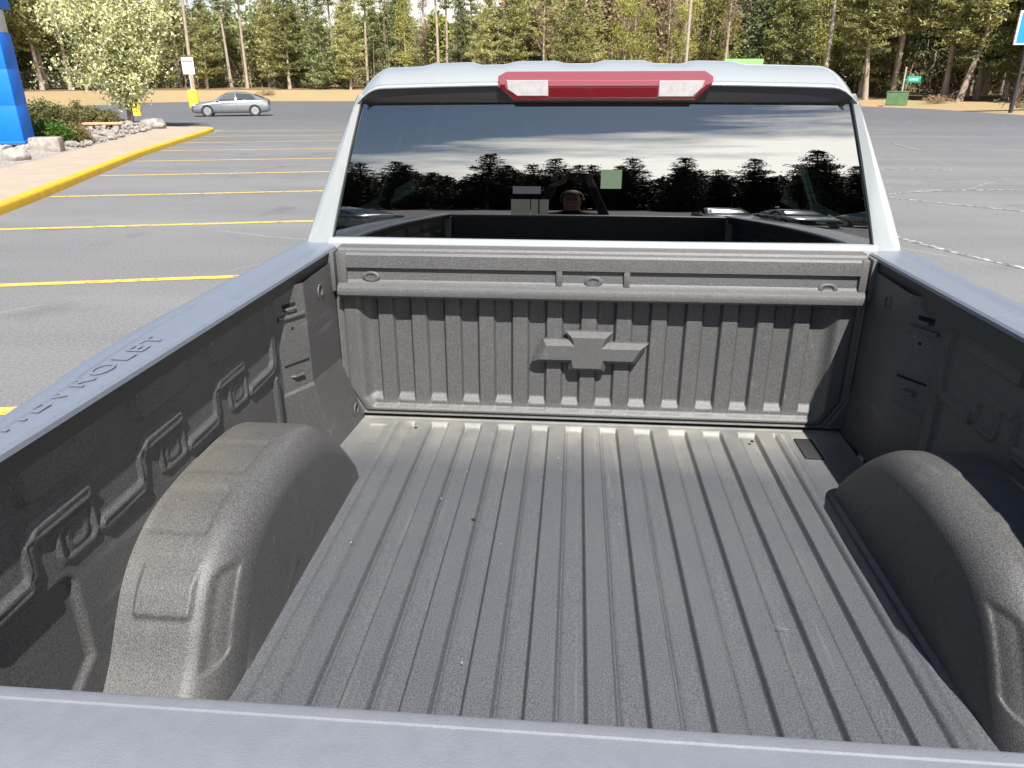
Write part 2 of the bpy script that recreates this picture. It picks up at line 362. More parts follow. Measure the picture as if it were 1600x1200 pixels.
# ================================================================== GROUND
edge = [(-140, 20), (-60, 48), (-44.3, 56.3), (-46.4, 66.8), (-47.2, 80.5), (-42, 85.5), (-36.3, 87.3), (-25.4, 87), (-8, 86), (6, 82), (16, 74), (23.9, 66.4), (26.5, 59.7), (27.1, 47.6), (29, 30), (33, 10), (38, -20), (40, -74), (0, -80), (-60, -80), (-140, -70)]
def pt_in(x, y, poly):
    c_ = False
    for i in range(len(poly)):
        (x1, y1), (x2, y2) = poly[i-1], poly[i]
        if (y1 > y) != (y2 > y) and x < (x2-x1)*(y-y1)/(y2-y1)+x1: c_ = not c_
    return c_
def edge_dist(X, Y): return seg_dist(X, Y, edge+edge[:1])
gx = np.unique(np.concatenate([np.linspace(-900, -130, 10), np.linspace(-130, 90, 90), np.linspace(90, 900, 10)]))
gy = np.unique(np.concatenate([np.linspace(-900, -130, 10), np.linspace(-130, 160, 120), np.linspace(160, 900, 10)]))
X, Y = np.meshgrid(gx, gy)
D = edge_dist(X, Y); In = np.array([[pt_in(x, y, edge) for x in gx] for y in gy])
def ground_z(X, Y, D, In):
    h = .95*ss(-X, -25, 10)+.25
    z = h*ss(D, .5, 11)*(Y > 0)+.3*ss(D, 2, 20)
    return np.where(In, -.06, z-.03)
grid_o = grid_mesh('grass_verge', np.stack([X, Y, ground_z(X, Y, D, In)], -1), 'straw')
tag(grid_o, kind='structure')
def gz(x, y):
    X = np.array([[float(x)]]); Y = np.array([[float(y)]])
    return float(ground_z(X, Y, edge_dist(X, Y), np.array([[pt_in(x, y, edge)]]))[0, 0])
bm = bmesh.new(); vs = [bm.verts.new((x, y, 0)) for x, y in edge]; f = bm.faces.new(vs); bmesh.ops.triangulate(bm, faces=[f])
tag(finish('parking_lot', bm, 'asphalt'), kind='structure')
if True:
    me = bpy.data.objects['parking_lot'].data
    if me.polygons[0].normal.z < 0: me.flip_normals()

# forest edge and floor
fedge = [(-120, 55), (-62, 74), (-60, 92), (-45, 98), (-20, 100), (5, 97), (20, 88), (31, 77), (38, 64), (46, 45), (58, 10)]
FX = np.array([p[0] for p in fedge]); FY = np.array([p[1] for p in fedge])
poly = [(x, y-1.5) for x, y in fedge]+[(300, 10), (300, 300), (-300, 300), (-300, 55)]
xs = np.linspace(0, 1, 140); L_ = []
per = np.cumsum([0]+[math.dist(a, b) for a, b in zip(fedge, fedge[1:])]); per /= per[-1]
ex_ = np.interp(xs, per, FX); ey_ = np.interp(xs, per, FY)
nxv = np.gradient(ex_); nyv = np.gradient(ey_); nl = np.hypot(nxv, nyv); NX, NY = -nyv/nl, nxv/nl
rows = []
for k, off in enumerate([0, 1.5, 4, 8, 14, 24, 40]):
    x = ex_+NX*(off+(0 if k else 1)*0)+(np.sin(xs*90)+np.sin(xs*41))*.5*(k == 0); y = ey_+NY*off+(np.sin(xs*70)*.8+np.sin(xs*23))*.6*(k == 0)
    z = np.array([gz(a, b) for a, b in zip(x, y)])+.02+.25*min(k, 2)/2
    rows.append(np.stack([x, y, z], -1))
tag(grid_mesh('forest_floor', np.array(rows), 'litter', flip=False), kind='structure')

# ---- island: kerb, walk, planting bed
K = [(-5.6, -6.0), (-6.6, .5), (-8.92, 8.55), (-10.64, 13.68), (-12.1, 18.0), (-13.25, 21.9), (-14.4, 26.0), (-15.35, 29.2), (-16.0, 30.35), (-17.0, 30.75)]
HK = .14
def ribbon(name, A, B, m, z=HK, zb=None, kind='structure'):
    """flat strip between two polylines of equal length, with its outer face down to zb on side A"""
    bm = bmesh.new()
    a = [bm.verts.new((x, y, z)) for x, y in A]; b = [bm.verts.new((x, y, z)) for x, y in B]
    for i in range(len(A)-1): bm.faces.new((a[i], a[i+1], b[i+1], b[i]))
    if zb is not None:
        c_ = [bm.verts.new((x, y, zb)) for x, y in A]
        for i in range(len(A)-1): bm.faces.new((c_[i], c_[i+1], a[i+1], a[i]))
    o = finish(name, bm, m, ang=20); return tag(o, kind=kind)
def off_line(P, d):
    o = []
    for i, p in enumerate(P):
        a = Vector(P[max(i-1, 0)]); b = Vector(P[min(i+1, len(P)-1)]); t = (b-a).normalized(); o.append((p[0]-t.y*d, p[1]+t.x*d))
    return o
def smooth_line(P, n):
    P = np.array(P); t = np.arange(len(P)); tt = np.linspace(0, len(P)-1, n); k = 3
    # catmull-rom
    out_ = []
    for u in tt:
        i = min(int(u), len(P)-2); f = u-i; p0 = P[max(i-1, 0)]; p1 = P[i]; p2 = P[i+1]; p3 = P[min(i+2, len(P)-1)]
        out_.append(tuple(.5*((2*p1)+(-p0+p2)*f+(2*p0-5*p1+4*p2-p3)*f*f+(-p0+3*p1-3*p2+p3)*f**3)))
    return out_
KS = smooth_line(K, 60)
bm = bmesh.new()
A0 = KS; A1 = off_line(KS, .02); A2 = off_line(KS, .20)
lv = []
for P, z in ((A0, -.01), (off_line(KS, .012), .10), (A1, .128), (off_line(KS, .045), HK+.004), (A2, HK+.004), (off_line(KS, .205), HK-.02)):
    lv.append([bm.verts.new((x, y, z+.003*math.sin(i*1.3))) if z > .12 else bm.verts.new((x, y, z)) for i, (x, y) in enumerate(P)])
for a, b in zip(lv, lv[1:]):
    for i in range(len(a)-1): bm.faces.new((a[i], a[i+1], b[i+1], b[i]))
tag(finish('kerb', bm, 'kerb_y', ang=50), kind='structure')
inner = smooth_line([(-9.5, -6.5), (-10.6, 1.0), (-11.9, 9.2), (-13.0, 14.1), (-14.05, 17.4), (-15.1, 20.8), (-16.3, 24.4), (-17.5, 28.2), (-18.1, 30.0), (-18.4, 30.9)], 60)
ribbon('sidewalk', off_line(KS, .204), inner, 'walk')
outer = [(x-9, y+1.5) for x, y in inner[:30]]+[(x-7.5+k*.12, y+1.2) for k, (x, y) in enumerate(inner[30:])]
rows = []
for u in np.linspace(0, 1, 14):
    rows.append([[a[0]*(1-u)+b[0]*u, a[1]*(1-u)+b[1]*u, HK+.003+.16*math.sin(u*math.pi)*(.6+.4*math.sin(i*.5))] for i, (a, b) in enumerate(zip(inner, outer))])
tag(grid_mesh('planting_bed', np.array(rows), 'gravel'), kind='structure')

# ---- painted lines
TH = R_(13.2); Ld = Vector((math.cos(TH), math.sin(TH))); Kd = Vector((-math.sin(TH), math.cos(TH)))
for k in range(-2, 10):
    s_ = 2.42+3.335*k
    # start at the kerb
    best = None
    for i in range(400):
        t = -2-i*.03; p = Kd*s_+Ld*t
        kx = np.interp(p.y, [q[1] for q in KS[:-4]], [q[0] for q in KS[:-4]])
        if p.x < kx+.10: best = t; break
    if best is None: best = -6
    a = Kd*s_+Ld*best; b = Kd*s_+Ld*(best+6.1); w = .062
    n_ = 30; bm = bmesh.new(); up = []; dn = []
    for i in range(n_+1):
        p = a.lerp(b, i/n_); j = random.uniform(-.006, .006)
        up.append(bm.verts.new((p.x+Kd.x*(w+j), p.y+Kd.y*(w+j), .004))); dn.append(bm.verts.new((p.x-Kd.x*(w-j), p.y-Kd.y*(w-j), .004)))
    for i in range(n_): bm.faces.new((dn[i], dn[i+1], up[i+1], up[i]))
    tag(finish('parking_line', bm, 'line_y'), kind='structure')
def paint(pts, w=.05):
    P = smooth_line(pts, 24); U_ = off_line(P, w); D_ = off_line(P, -w); bm = bmesh.new()
    u = [bm.verts.new((x, y, .004)) for x, y in U_]; d = [bm.verts.new((x, y, .004)) for x, y in D_]
    for i in range(len(P)-1): bm.faces.new((d[i], d[i+1], u[i+1], u[i]))
    tag(finish('road_marking', bm, 'line_w'), kind='structure')
for pts in ([(5.6, 11.9), (6.6, 12.35), (8.6, 12.75), (11, 13.2)], [(5.4, 11.5), (6.0, 10.9), (6.9, 10.1), (9, 8.6)], [(4.1, 7.9), (4.5, 6.75), (4.8, 6.1), (5.2, 5.2)],
            [(7.0, 16.1), (8.7, 16.15)], [(10.4, 24.2), (10.2, 21.7)], [(-15.9, 38.3), (-15.6, 40.6)], [(-15.5, 41.2), (-14.0, 43.2), (-12, 44)], [(14.5, 43.5), (20, 42)], [(16, 36.8), (21, 35.5)], [(11, 30), (16, 29.4)]):
    paint(pts)

# ================================================================== TREES
def cards(cent, size, n_per, spread, aspect=.45, flat=0.0, rg=rng):
    """triangular leaf sprays: n_per round each centre"""
    c_ = np.repeat(cent, n_per, 0)+rg.normal(0, 1, (len(cent)*n_per, 3))*spread
    n = len(c_); d = rg.normal(0, 1, (n, 3)); d[:, 2] *= (1-flat); d /= np.linalg.norm(d, axis=1)[:, None]
    e = rg.normal(0, 1, (n, 3)); e[:, 2] *= (1-flat); e -= d*(d*e).sum(1)[:, None]; e /= np.linalg.norm(e, axis=1)[:, None]
    s_ = size*rg.uniform(.6, 1.35, (n, 1))
    a = c_-d*s_*.5-e*s_*aspect*.5; b = c_-d*s_*.5+e*s_*aspect*.5; t = c_+d*s_*.5
    return np.stack([a, b, t], 1)
def tri_obj_mesh(name, T, m):
    n = len(T); me = bpy.data.meshes.new(name); me.vertices.add(n*3); me.vertices.foreach_set('co', T.reshape(-1).astype(np.float32))
    me.loops.add(n*3); me.loops.foreach_set('vertex_index', np.arange(n*3, dtype=np.int32))
    me.polygons.add(n); me.polygons.foreach_set('loop_start', np.arange(0, n*3, 3, dtype=np.int32)); me.update(); me.validate()
    me.materials.append(M[m]); return me
def trunk_mesh(name, h, r, lean, branches, m, seg=7):
    bm = bmesh.new(); pts = []; n = 9
    for i in range(n+1):
        t = i/n; pts.append((lean[0]*t*t+.06*math.sin(t*7+r*40), lean[1]*t*t+.05*math.cos(t*6), h*t-.25))
    bm_tube(bm, pts, [r*(1-.80*(i/n))*(1.25 if i == 0 else 1) for i in range(n+1)], seg)
    for b in branches: bm_tube(bm, b[0], b[1], 3, cap=False)
    bmesh.ops.recalc_face_normals(bm, faces=bm.faces)
    me = bpy.data.meshes.new(name); bm.to_mesh(me); bm.free(); auto_smooth(me, 60); me.materials.append(M[m]); return me
def pine(seed, h, base, spread, m='pine', dens=1.0, bark='bark', shape='white'):
    rg = np.random.default_rng(seed); lean = rg.normal(0, .35, 2); br = []; cents = []
    z = base
    while z < h*.985:
        u = (z-base)/(h-base); L_ = spread*((1-u)**.75*(.55+.45*min(1, u*5)) if shape == 'white' else (1-u)**.95)+.12
        nb = rg.integers(4, 7); ph = rg.uniform(0, 6.28)
        for k in range(nb):
            if rg.random() < .16: continue
            a = ph+k*6.283/nb+rg.normal(0, .22); l_ = L_*rg.uniform(.6, 1.25); up = (.10+.5*u)*l_+rg.normal(0, .08)
            t = z/h; o = np.array([lean[0]*t*t, lean[1]*t*t, z-.25]); e = o+np.array([math.cos(a)*l_, math.sin(a)*l_, up])
            mid = (o+e)/2+np.array([0, 0, -.06*l_])
            br.append(([tuple(o), tuple(mid), tuple(e)], [.030*(1-u)+.012, .016, .005]))
            nc = max(2, int(l_*3.0*dens))
            for q in np.linspace(.30, 1.04, nc):
                c_ = o*(1-q)**2+2*mid*q*(1-q)+e*q*q
                for sdx in range(2): cents.append(c_+rg.normal(0, .16, 3)*np.array([1, 1, .35])*(.5+l_*.3))
        z += rg.uniform(.38, .72)
    cents = np.array(cents)
    T = cards(cents, .40, 9, np.array([.24, .24, .09]), .34, .35, rg)
    return trunk_mesh('trunk', h, .10+.009*h, lean, br, bark), tri_obj_mesh('crown', T, m)
def decid(seed, h, m, nleaf, size=.22, bark='bark', base=.25, width=1.8):
    rg = np.random.default_rng(seed); lean = rg.normal(0, .4, 2); br = []; cents = []
    for k in range(34):
        u = rg.uniform(base, .97); z = h*u; a = rg.uniform(0, 6.28); l_ = width*(1-.55*u)*rg.uniform(.5, 1.1); t = u
        o = np.array([lean[0]*t*t, lean[1]*t*t, z-.25]); e = o+np.array([math.cos(a)*l_, math.sin(a)*l_, l_*rg.uniform(.7, 1.5)])
        br.append(([tuple(o), tuple((o+e)/2+rg.normal(0, .08, 3)), tuple(e)], [.030, .016, .005]))
        for j in range(5):
            q = rg.uniform(.25, 1); c_ = o*(1-q)+e*q; e2 = c_+rg.normal(0, .45, 3)+np.array([0, 0, .3])
            br.append(([tuple(c_), tuple(e2)], [.010, .004])); cents += [c_*(1-w)+e2*w for w in (.4, .7, 1)]
    cents = np.array(cents); T = cards(cents, size, nleaf, .20, .35, 0, rg)
    return trunk_mesh('trunk', h, .07+.006*h, lean, br, bark), tri_obj_mesh('crown', T, m)
KIND = {
 'pine_a': pine(1, 16, 4.2, 2.6), 'pine_b': pine(2, 18, 6.5, 2.3), 'pine_c': pine(3, 13, 2.0, 2.5, dens=1.1), 'pine_d': pine(8, 9, .9, 2.1, 'pine', 1.2),
 'bare_pine': pine(4, 19, 11.5, 1.9, bark='bark'), 'spruce_a': pine(5, 12, .8, 2.2, 'pine_dk', 1.2, 'bark_dk', 'cone'), 'spruce_b': pine(6, 15, 3, 2.2, 'pine_dk', 1.1, 'bark_dk', 'cone'),
 'bud_a': decid(11, 14, 'budding', 7), 'bud_b': decid(12, 15, 'budding', 6, .2), 'spring_a': decid(13, 12, 'spring', 7, .24), 'spring_b': decid(14, 9, 'spring', 8, .24, base=.12, width=2.2),
 'backlit_a': pine(21, 12, 1.0, 2.6, 'backlit_conifer', 1.1, 'bark_dk'), 'backlit_b': pine(22, 10, .8, 2.4, 'backlit_conifer', 1.1, 'bark_dk', 'cone')}
NAMES = {'backlit_a': ('pine_tree', 'x', 'pine tree'), 'backlit_b': ('spruce_tree', 'x', 'spruce tree'), 'pine_a': ('pine_tree', 'tall pine with a yellow green layered crown at the edge of the wood', 'pine tree'), 'pine_b': ('pine_tree', 'tall pine with a bare lower trunk standing in the wood', 'pine tree'),
 'pine_c': ('pine_tree', 'bushy mid height pine with low branches at the wood edge', 'pine tree'), 'pine_d': ('pine_tree', 'small bushy pine with branches almost to the ground before the wood', 'pine tree'),
 'bare_pine': ('pine_tree', 'slender pine with a long pale branchless trunk and high crown', 'pine tree'), 'spruce_a': ('spruce_tree', 'dark green conical spruce in the shade of the wood', 'spruce tree'),
 'spruce_b': ('spruce_tree', 'dark green spruce with bare lower trunk among the pines', 'spruce tree'), 'bud_a': ('bare_tree', 'leafless reddish brown tree with budding twigs in the wood', 'tree'),
 'bud_b': ('bare_tree', 'thin leafless tree with russet twigs standing among pines', 'tree'), 'spring_a': ('leafing_tree', 'slim tree just coming into yellow green leaf in the wood', 'tree'),
 'spring_b': ('leafing_tree', 'low spreading tree coming into yellow green leaf in the wood', 'tree')}
ntree = 0; rowword = 'in the front row'
MARKS = [(-60, 'left of the blue column'), (40, 'beside the blue column'), (75, 'left of the pear tree'), (170, 'left of the pear trunk'), (262, 'right of the pear trunk'),
         (318, 'behind the white and red sign'), (380, 'above the parked car roof'), (450, 'just right of the parked car'), (520, 'left of the cab'), (600, 'over the left roof corner'),
         (700, 'above the left third of the roof'), (800, 'left of the brake light'), (900, 'above brake light left'), (1000, 'above the brake light centre'), (1060, 'above brake light right end'), (1128, 'left of the lime green sign'),
         (1195, 'behind the lime green sign'), (1290, 'left of the utility pole'), (1345, 'above the right roof corner'), (1390, 'left of the green cabinet'), (1430, 'behind the green cabinet'),
         (1475, 'behind the street sign'), (1530, 'right of the street sign'), (1580, 'left of the black sign post'), (1700, 'behind the blue pole sign')]
CMI = None
def place_words(x, y, z):
    global CMI
    if CMI is None: CMI = cam.matrix_world.inverted() if abs(cam.matrix_world.translation.z) > .1 else cam_matrix().inverted()
    p = CMI @ Vector((x, y, z))
    if p.z > -.1: return None
    u = 800+FPX*p.x/-p.z
    for m_, t in MARKS:
        if u < m_: return t
    return 'at the far right edge'
def plant(kind, x, y, s=1.0, rz=None, z=None, tilt=(0, 0), group='trees of the wood beyond the parking lot', label=None):
    global ntree
    nm, lab, cat = NAMES[kind]; t, c_ = KIND[kind]; ntree += 1
    e = empty(nm, (x, y, gz(x, y) if z is None else z), random.uniform(0, 6.28) if rz is None else rz, label or lab, cat, group)
    if label is None and y > 0:
        w = place_words(x, y, 4.0); adj = {'pine_a': 'tall layered', 'pine_b': 'tall bare stemmed', 'pine_c': 'bushy', 'pine_d': 'small low branched', 'bare_pine': 'slender pale trunked', 'spruce_a': 'dark conical', 'spruce_b': 'tall dark', 'bud_a': 'reddish budding', 'bud_b': 'thin russet twigged', 'spring_a': 'slim yellow green', 'spring_b': 'low spreading yellow green'}[kind]
        if w: e['label'] = f"{adj} {cat.replace(' tree', '')+' tree'} {rowword} {w}".replace('tree tree', 'tree')
    e.rotation_euler = (tilt[0], tilt[1], e.rotation_euler.z); e.scale = (s, s, s*random.uniform(.94, 1.08))
    a = bpy.data.objects.new('trunk', t); C.objects.link(a); a.parent = e
    b = bpy.data.objects.new('crown', c_); C.objects.link(b); b.parent = e
    return e
def edge_at(u): return np.interp(u, per, FX), np.interp(u, per, FY), np.interp(u, xs, NX), np.interp(u, xs, NY)
rt = random.Random(21)
def px_x(x, y):                                                     # bearing from the camera, to vary the mix along the wood
    return math.degrees(math.atan2(x-CAMPOS.x, y-CAMPOS.y))
spots = []
for row, (off, n) in enumerate(((0.5, 46), (4, 46), (8.5, 40), (14, 34), (21, 28))):
    for k in range(n):
        u = .10+.86*(k+rt.uniform(.1, .9))/n; x, y, nx, ny = edge_at(u)
        o = off+rt.uniform(-1.2, 1.6); spots.append((row, x+nx*o, y+ny*o))
for row, x, y in spots:
    b_ = px_x(x, y)
    if b_ < -44 or b_ > 36: continue
    if b_ < -30: w = ('pine_a pine_b pine_c spruce_b pine_c bare_pine'.split())
    elif b_ < -19: w = 'pine_c pine_d pine_a bare_pine pine_c spruce_a spring_b bare_pine'.split()
    elif b_ < -7: w = 'pine_d bare_pine spruce_a pine_c bud_a pine_b spring_a'.split()
    elif b_ < 3: w = 'pine_c pine_a spruce_b spring_a bud_b bare_pine pine_c'.split()
    elif b_ < 14: w = 'bud_a bud_b bare_pine bud_a spring_a spring_b bud_b'.split()
    elif b_ < 22: w = 'spruce_b spring_b pine_b spruce_a bud_a pine_c'.split()
    else: w = 'pine_a pine_c pine_b pine_a bare_pine spruce_b pine_c'.split()
    kd_ = rt.choice(w); s = rt.uniform(.82, 1.12)*(1.15 if b_ > 3 else 1.0)*(1+.05*row*(b_ > 3))
    if row == 0 and kd_ in ('bare_pine', 'pine_b') and b_ < 3: s *= .95
    rowword = ('in the front row', 'in the second row', 'in the third row', 'deep in the wood', 'farthest in the wood')[row]
    plant(kd_, x, y, s, tilt=(rt.gauss(0, .025), rt.gauss(0, .025)))
# leaning pines at the right edge of the wood
for x, y, tl, w_ in ((33.5, 70, .22, 'right of the street sign'), (36.2, 66.5, .26, 'nearest the blue pole sign'), (27.8, 77, .15, 'left of the green cabinet')):
    plant('pine_a', x, y, 1.1, tilt=(0, tl), label='large pine whose pale trunk leans to the right '+w_)
# woods behind the photographer, seen mirrored in the rear window
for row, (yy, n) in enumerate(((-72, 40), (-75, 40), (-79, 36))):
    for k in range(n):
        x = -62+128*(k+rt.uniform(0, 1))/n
        plant(rt.choice('backlit_a backlit_b backlit_a'.split()), x, yy+rt.uniform(-3, 3), rt.uniform(.8, 1.3), z=0, group='trees behind the photographer mirrored in the window',
              label='far wood tree, coloured dark as if backlit, mirrored in the rear window of the truck')
plant('backlit_a', 25, -68, 1.5, z=0, group='trees behind the photographer mirrored in the window', label='taller pine whose top stands out in the rear window reflection')
plant('backlit_a', -10, -70, 1.32, z=0, group='trees behind the photographer mirrored in the window', label='taller pine near the middle of the mirrored tree line')

# far wood and undergrowth: masses nobody could count
def scatter(name, n, u0, u1, o0, o1, zf, size, m, asp, flat=.2):
    rg = np.random.default_rng(hash(name) % 1000+5 if False else 77)
    u = rg.uniform(u0, u1, n); o = rg.uniform(o0, o1, n)
    x = np.interp(u, per, FX)+np.interp(u, xs, NX)*o; y = np.interp(u, per, FY)+np.interp(u, xs, NY)*o
    z = zf(u, rg.random(n), x, y, rg)
    c_ = np.stack([x, y, z], -1); T = cards(c_, size, 1, .1, asp, flat, rg)
    return tag(link(name, tri_obj_mesh(name, T, m)), kind='stuff')
def zfar(u, r, x, y, rg):
    b = np.degrees(np.arctan2(x+.07, y+2.2)); top = 10.6+4.5*ss(b, -2, 8)+1.5*np.sin(x*.35)+1.0*np.sin(x*.9+2)
    return r*top+.3
scatter('far_woodland', 120000, .08, .97, 22, 34, zfar, .80, 'pine_dk', .55)
def zund(u, r, x, y, rg): return .25+.5+r**1.4*4.2
scatter('undergrowth', 90000, .05, .97, 3, 22, zund, .34, 'budding', .16, -.6)
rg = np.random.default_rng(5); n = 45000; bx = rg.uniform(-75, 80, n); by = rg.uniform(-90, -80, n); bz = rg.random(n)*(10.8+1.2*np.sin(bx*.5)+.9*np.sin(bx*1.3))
tag(link('far_woodland', tri_obj_mesh('far_woodland', cards(np.stack([bx, by, bz], -1), .95, 1, .1, .6, .2, rg), 'backlit_conifer')), kind='stuff')
for x0_, x1_, y0_, y1_, n, zt, mm in ((-125, -45, 108, 126, 26000, 12, 'pine_dk'), (18, 110, 92, 118, 60000, 17, 'pine_dk'), (-12, 30, 118, 130, 42000, 15, 'budding'), (-60, -8, 122, 130, 30000, 10.5, 'spring')):
    bx = rg.uniform(x0_, x1_, n); by = rg.uniform(y0_, y1_, n); bz = rg.random(n)*(zt+1.2*np.sin(bx*.5)+.9*np.sin(bx*1.3))
    tag(link('far_woodland', tri_obj_mesh('far_woodland', cards(np.stack([bx, by, bz], -1), .85, 1, .1, .5, .2, rg), mm)), kind='stuff')
# slim stems deep in the wood
bm = bmesh.new(); rs = random.Random(5)
for k in range(420):
    u = rs.uniform(.1, .95); x, y, nx, ny = edge_at(u); o = rs.uniform(5, 24); x += nx*o; y += ny*o
    h = rs.uniform(5, 12); dx, dy = rs.gauss(0, .3), rs.gauss(0, .3); r_ = rs.uniform(.03, .08)
    bm_tube(bm, [(x, y, 0), (x+dx*.4, y+dy*.4, h*.5), (x+dx, y+dy, h)], [r_, r_*.75, r_*.3], 4, cap=False)
tag(finish('thicket_stems', bm, 'bark', ang=60), kind='stuff')

# flowering pear on the island
def pear():
    rg = np.random.default_rng(31); e = empty('pear_tree', (-19.75, 30.6, .2), 0, 'flowering ornamental pear tree with pale yellow green blossom on the planted island', 'tree')
    br = []; cents = []; H = 7.6
    for k in range(80):
        z0 = rg.uniform(1.0, 4.2); a = rg.uniform(0, 6.283); rr = rg.uniform(.35, 1)
        zt = rg.uniform(1.7, H); u = (zt-1.4)/(H-1.4); Rm = 2.95*math.sin(min(1, max(0.03, u*.92+.16))*math.pi)**.62
        zt = max(zt, z0+.5); tip = np.array([math.cos(a)*Rm*rr, math.sin(a)*Rm*rr, zt]); o = np.array([0, 0, z0]); mid = (o+tip)/2+np.array([math.cos(a), math.sin(a), -.3])*.15
        br.append(([tuple(o), tuple(mid), tuple(tip)], [.05, .028, .008]))
        for q in np.linspace(.25, 1.0, 9):
            c_ = o*(1-q)**2+2*mid*q*(1-q)+tip*q*q
            for j in range(3): cents.append(c_+rg.normal(0, .26, 3))
    for k in range(70):
        a = rg.uniform(0, 6.283); zt = rg.uniform(.75, 2.0); Rm = (zt-.4)*.85*rg.uniform(.3, 1); cents.append(np.array([math.cos(a)*Rm*.8, math.sin(a)*Rm*.8, zt]))
    T = cards(np.array(cents), .125, 17, .19, .75, 0, rg)
    t = bpy.data.objects.new('trunk', trunk_mesh('trunk', 5.2, .14, (.1, 0), br, 'bark_dk')); C.objects.link(t); t.parent = e
    link('crown', tri_obj_mesh('crown', T, 'blossom'), None, e)
pear()
def shrub(x, y, rx, ry, h, m, n, size, label, seed, z0=.17, asp=.4):
    rg = np.random.default_rng(seed); e = empty('shrub', (x, y, z0), 0, label, 'shrub'); bm = bmesh.new(); cents = []
    for k in range(46):
        a = rg.uniform(0, 6.283); q = math.sqrt(rg.random()); p = np.array([math.cos(a)*rx*q, math.sin(a)*ry*q, h*(1-.55*q*q)*rg.uniform(.75, 1.12)])
        bm_tube(bm, [(p[0]*.15, p[1]*.15, 0), (p[0]*.6, p[1]*.6, p[2]*.6), tuple(p)], [.018, .010, .004], 3, cap=False)
        for w in np.linspace(.35, 1.03, 6): cents.append(np.array([p[0]*(.15+.85*w), p[1]*(.15+.85*w), p[2]*w]))
    finish('stems', bm, 'bark_dk', e, 60)
    T = cards(np.array(cents), size, n, .085, asp, 0, rg); T[:, :, 2] = np.maximum(T[:, :, 2], .01)
    link('leaves', tri_obj_mesh('leaves', T, m), None, e)
shrub(-19.3, 24.3, 1.15, .9, 1.05, 'shrub_br', 22, .13, 'russet and olive shrub mound left of the bench nearest the blue column', 1)
shrub(-19.9, 27.0, .95, .8, .95, 'shrub_br', 22, .12, 'russet shrub just behind the left end of the bench', 2)
shrub(-19.6, 28.0, 1.0, .9, .75, 'shrub_br', 20, .12, 'low olive shrub between the bench and the pear tree', 3)
shrub(-16.0, 19.95, .58, .50, .60, 'shrub_gr', 26, .10, 'rounded bright green shrub beside the blue column', 4)
shrub(-15.7, 20.7, .40, .36, .50, 'shrub_br', 20, .10, 'small golden brown shrub next to the green one', 5)
# cobbles on the bed, boulders, bench
def rock_mesh(seed, sub=2, rough=.18):
    rg = random.Random(seed); bm = bmesh.new(); bmesh.ops.create_icosphere(bm, subdivisions=sub, radius=1)
    pl = [(Vector((rg.gauss(0, 1), rg.gauss(0, 1), rg.gauss(0, .6))).normalized(), rg.uniform(.62, .9)) for _ in range(9)]
    for v in bm.verts:
        for n_, d_ in pl:
            q = v.co.dot(n_)-d_
            if q > 0: v.co -= n_*q*.85
        v.co *= 1+rg.uniform(-rough, rough)*.25
    return bm
bm = bmesh.new(); src = [rock_mesh(k, 1) for k in range(6)]
bases = []
for s_ in src:
    me = bpy.data.meshes.new('cobble'); s_.to_mesh(me); s_.free(); bases.append(me)
rk = random.Random(9)
for k in range(620):
    t = rk.uniform(.30, .985); i = int(t*(len(inner)-1)); a = inner[i]; d_ = rk.uniform(.02, 1)**1.3*2.6
    if not (a[1] > 19.0): continue
    r_ = rk.uniform(.05, .15); m_ = Matrix.Translation((a[0]-d_+.05, a[1]+d_*.3+rk.uniform(-.15, .15), HK+.03+r_*.35+.05*d_)) @ Matrix.Rotation(rk.uniform(0, 6), 4, 'Z') @ Matrix.Rotation(rk.uniform(0, 6), 4, 'X') @ Matrix.Diagonal((r_, r_*rk.uniform(.6, 1), r_*rk.uniform(.5, .8), 1))
    n0 = len(bm.verts); bm.from_mesh(bases[rk.randrange(6)]); bm.verts.ensure_lookup_table(); bmesh.ops.transform(bm, matrix=m_, verts=bm.verts[n0:])
tag(finish('cobbles', bm, 'rock', ang=25), kind='stuff')
def boulder(x, y, sx, sy, sz, seed, label, m='rock', z=.14):
    bm = rock_mesh(seed, 3); bmesh.ops.transform(bm, matrix=Matrix.Translation((x, y, z+sz*.6)) @ Matrix.Rotation(seed, 4, 'Z') @ Matrix.Diagonal((sx, sy, sz, 1)), verts=bm.verts)
    return tag(finish('boulder', bm, m, ang=30), label, 'boulder')
boulder(-17.9, 29.2, .62, .40, .26, 41, 'pale flat topped boulder at the tip of the planting bed')
boulder(-18.7, 28.6, .34, .26, .22, 43, 'small grey boulder just left of the pale flat boulder')
bn = empty('bench', (-18.15, 26.1, .15), R_(17), 'low tan stone slab bench on squat legs among the rocks', 'bench')
box('seat', -.72, .72, -.22, .22, .30, .38, 'benchwood', bn, .015)
for x in (-.46, .46): box('leg', x-.09, x+.09, -.18, .18, 0, .297, 'stoneblk', bn, .015)

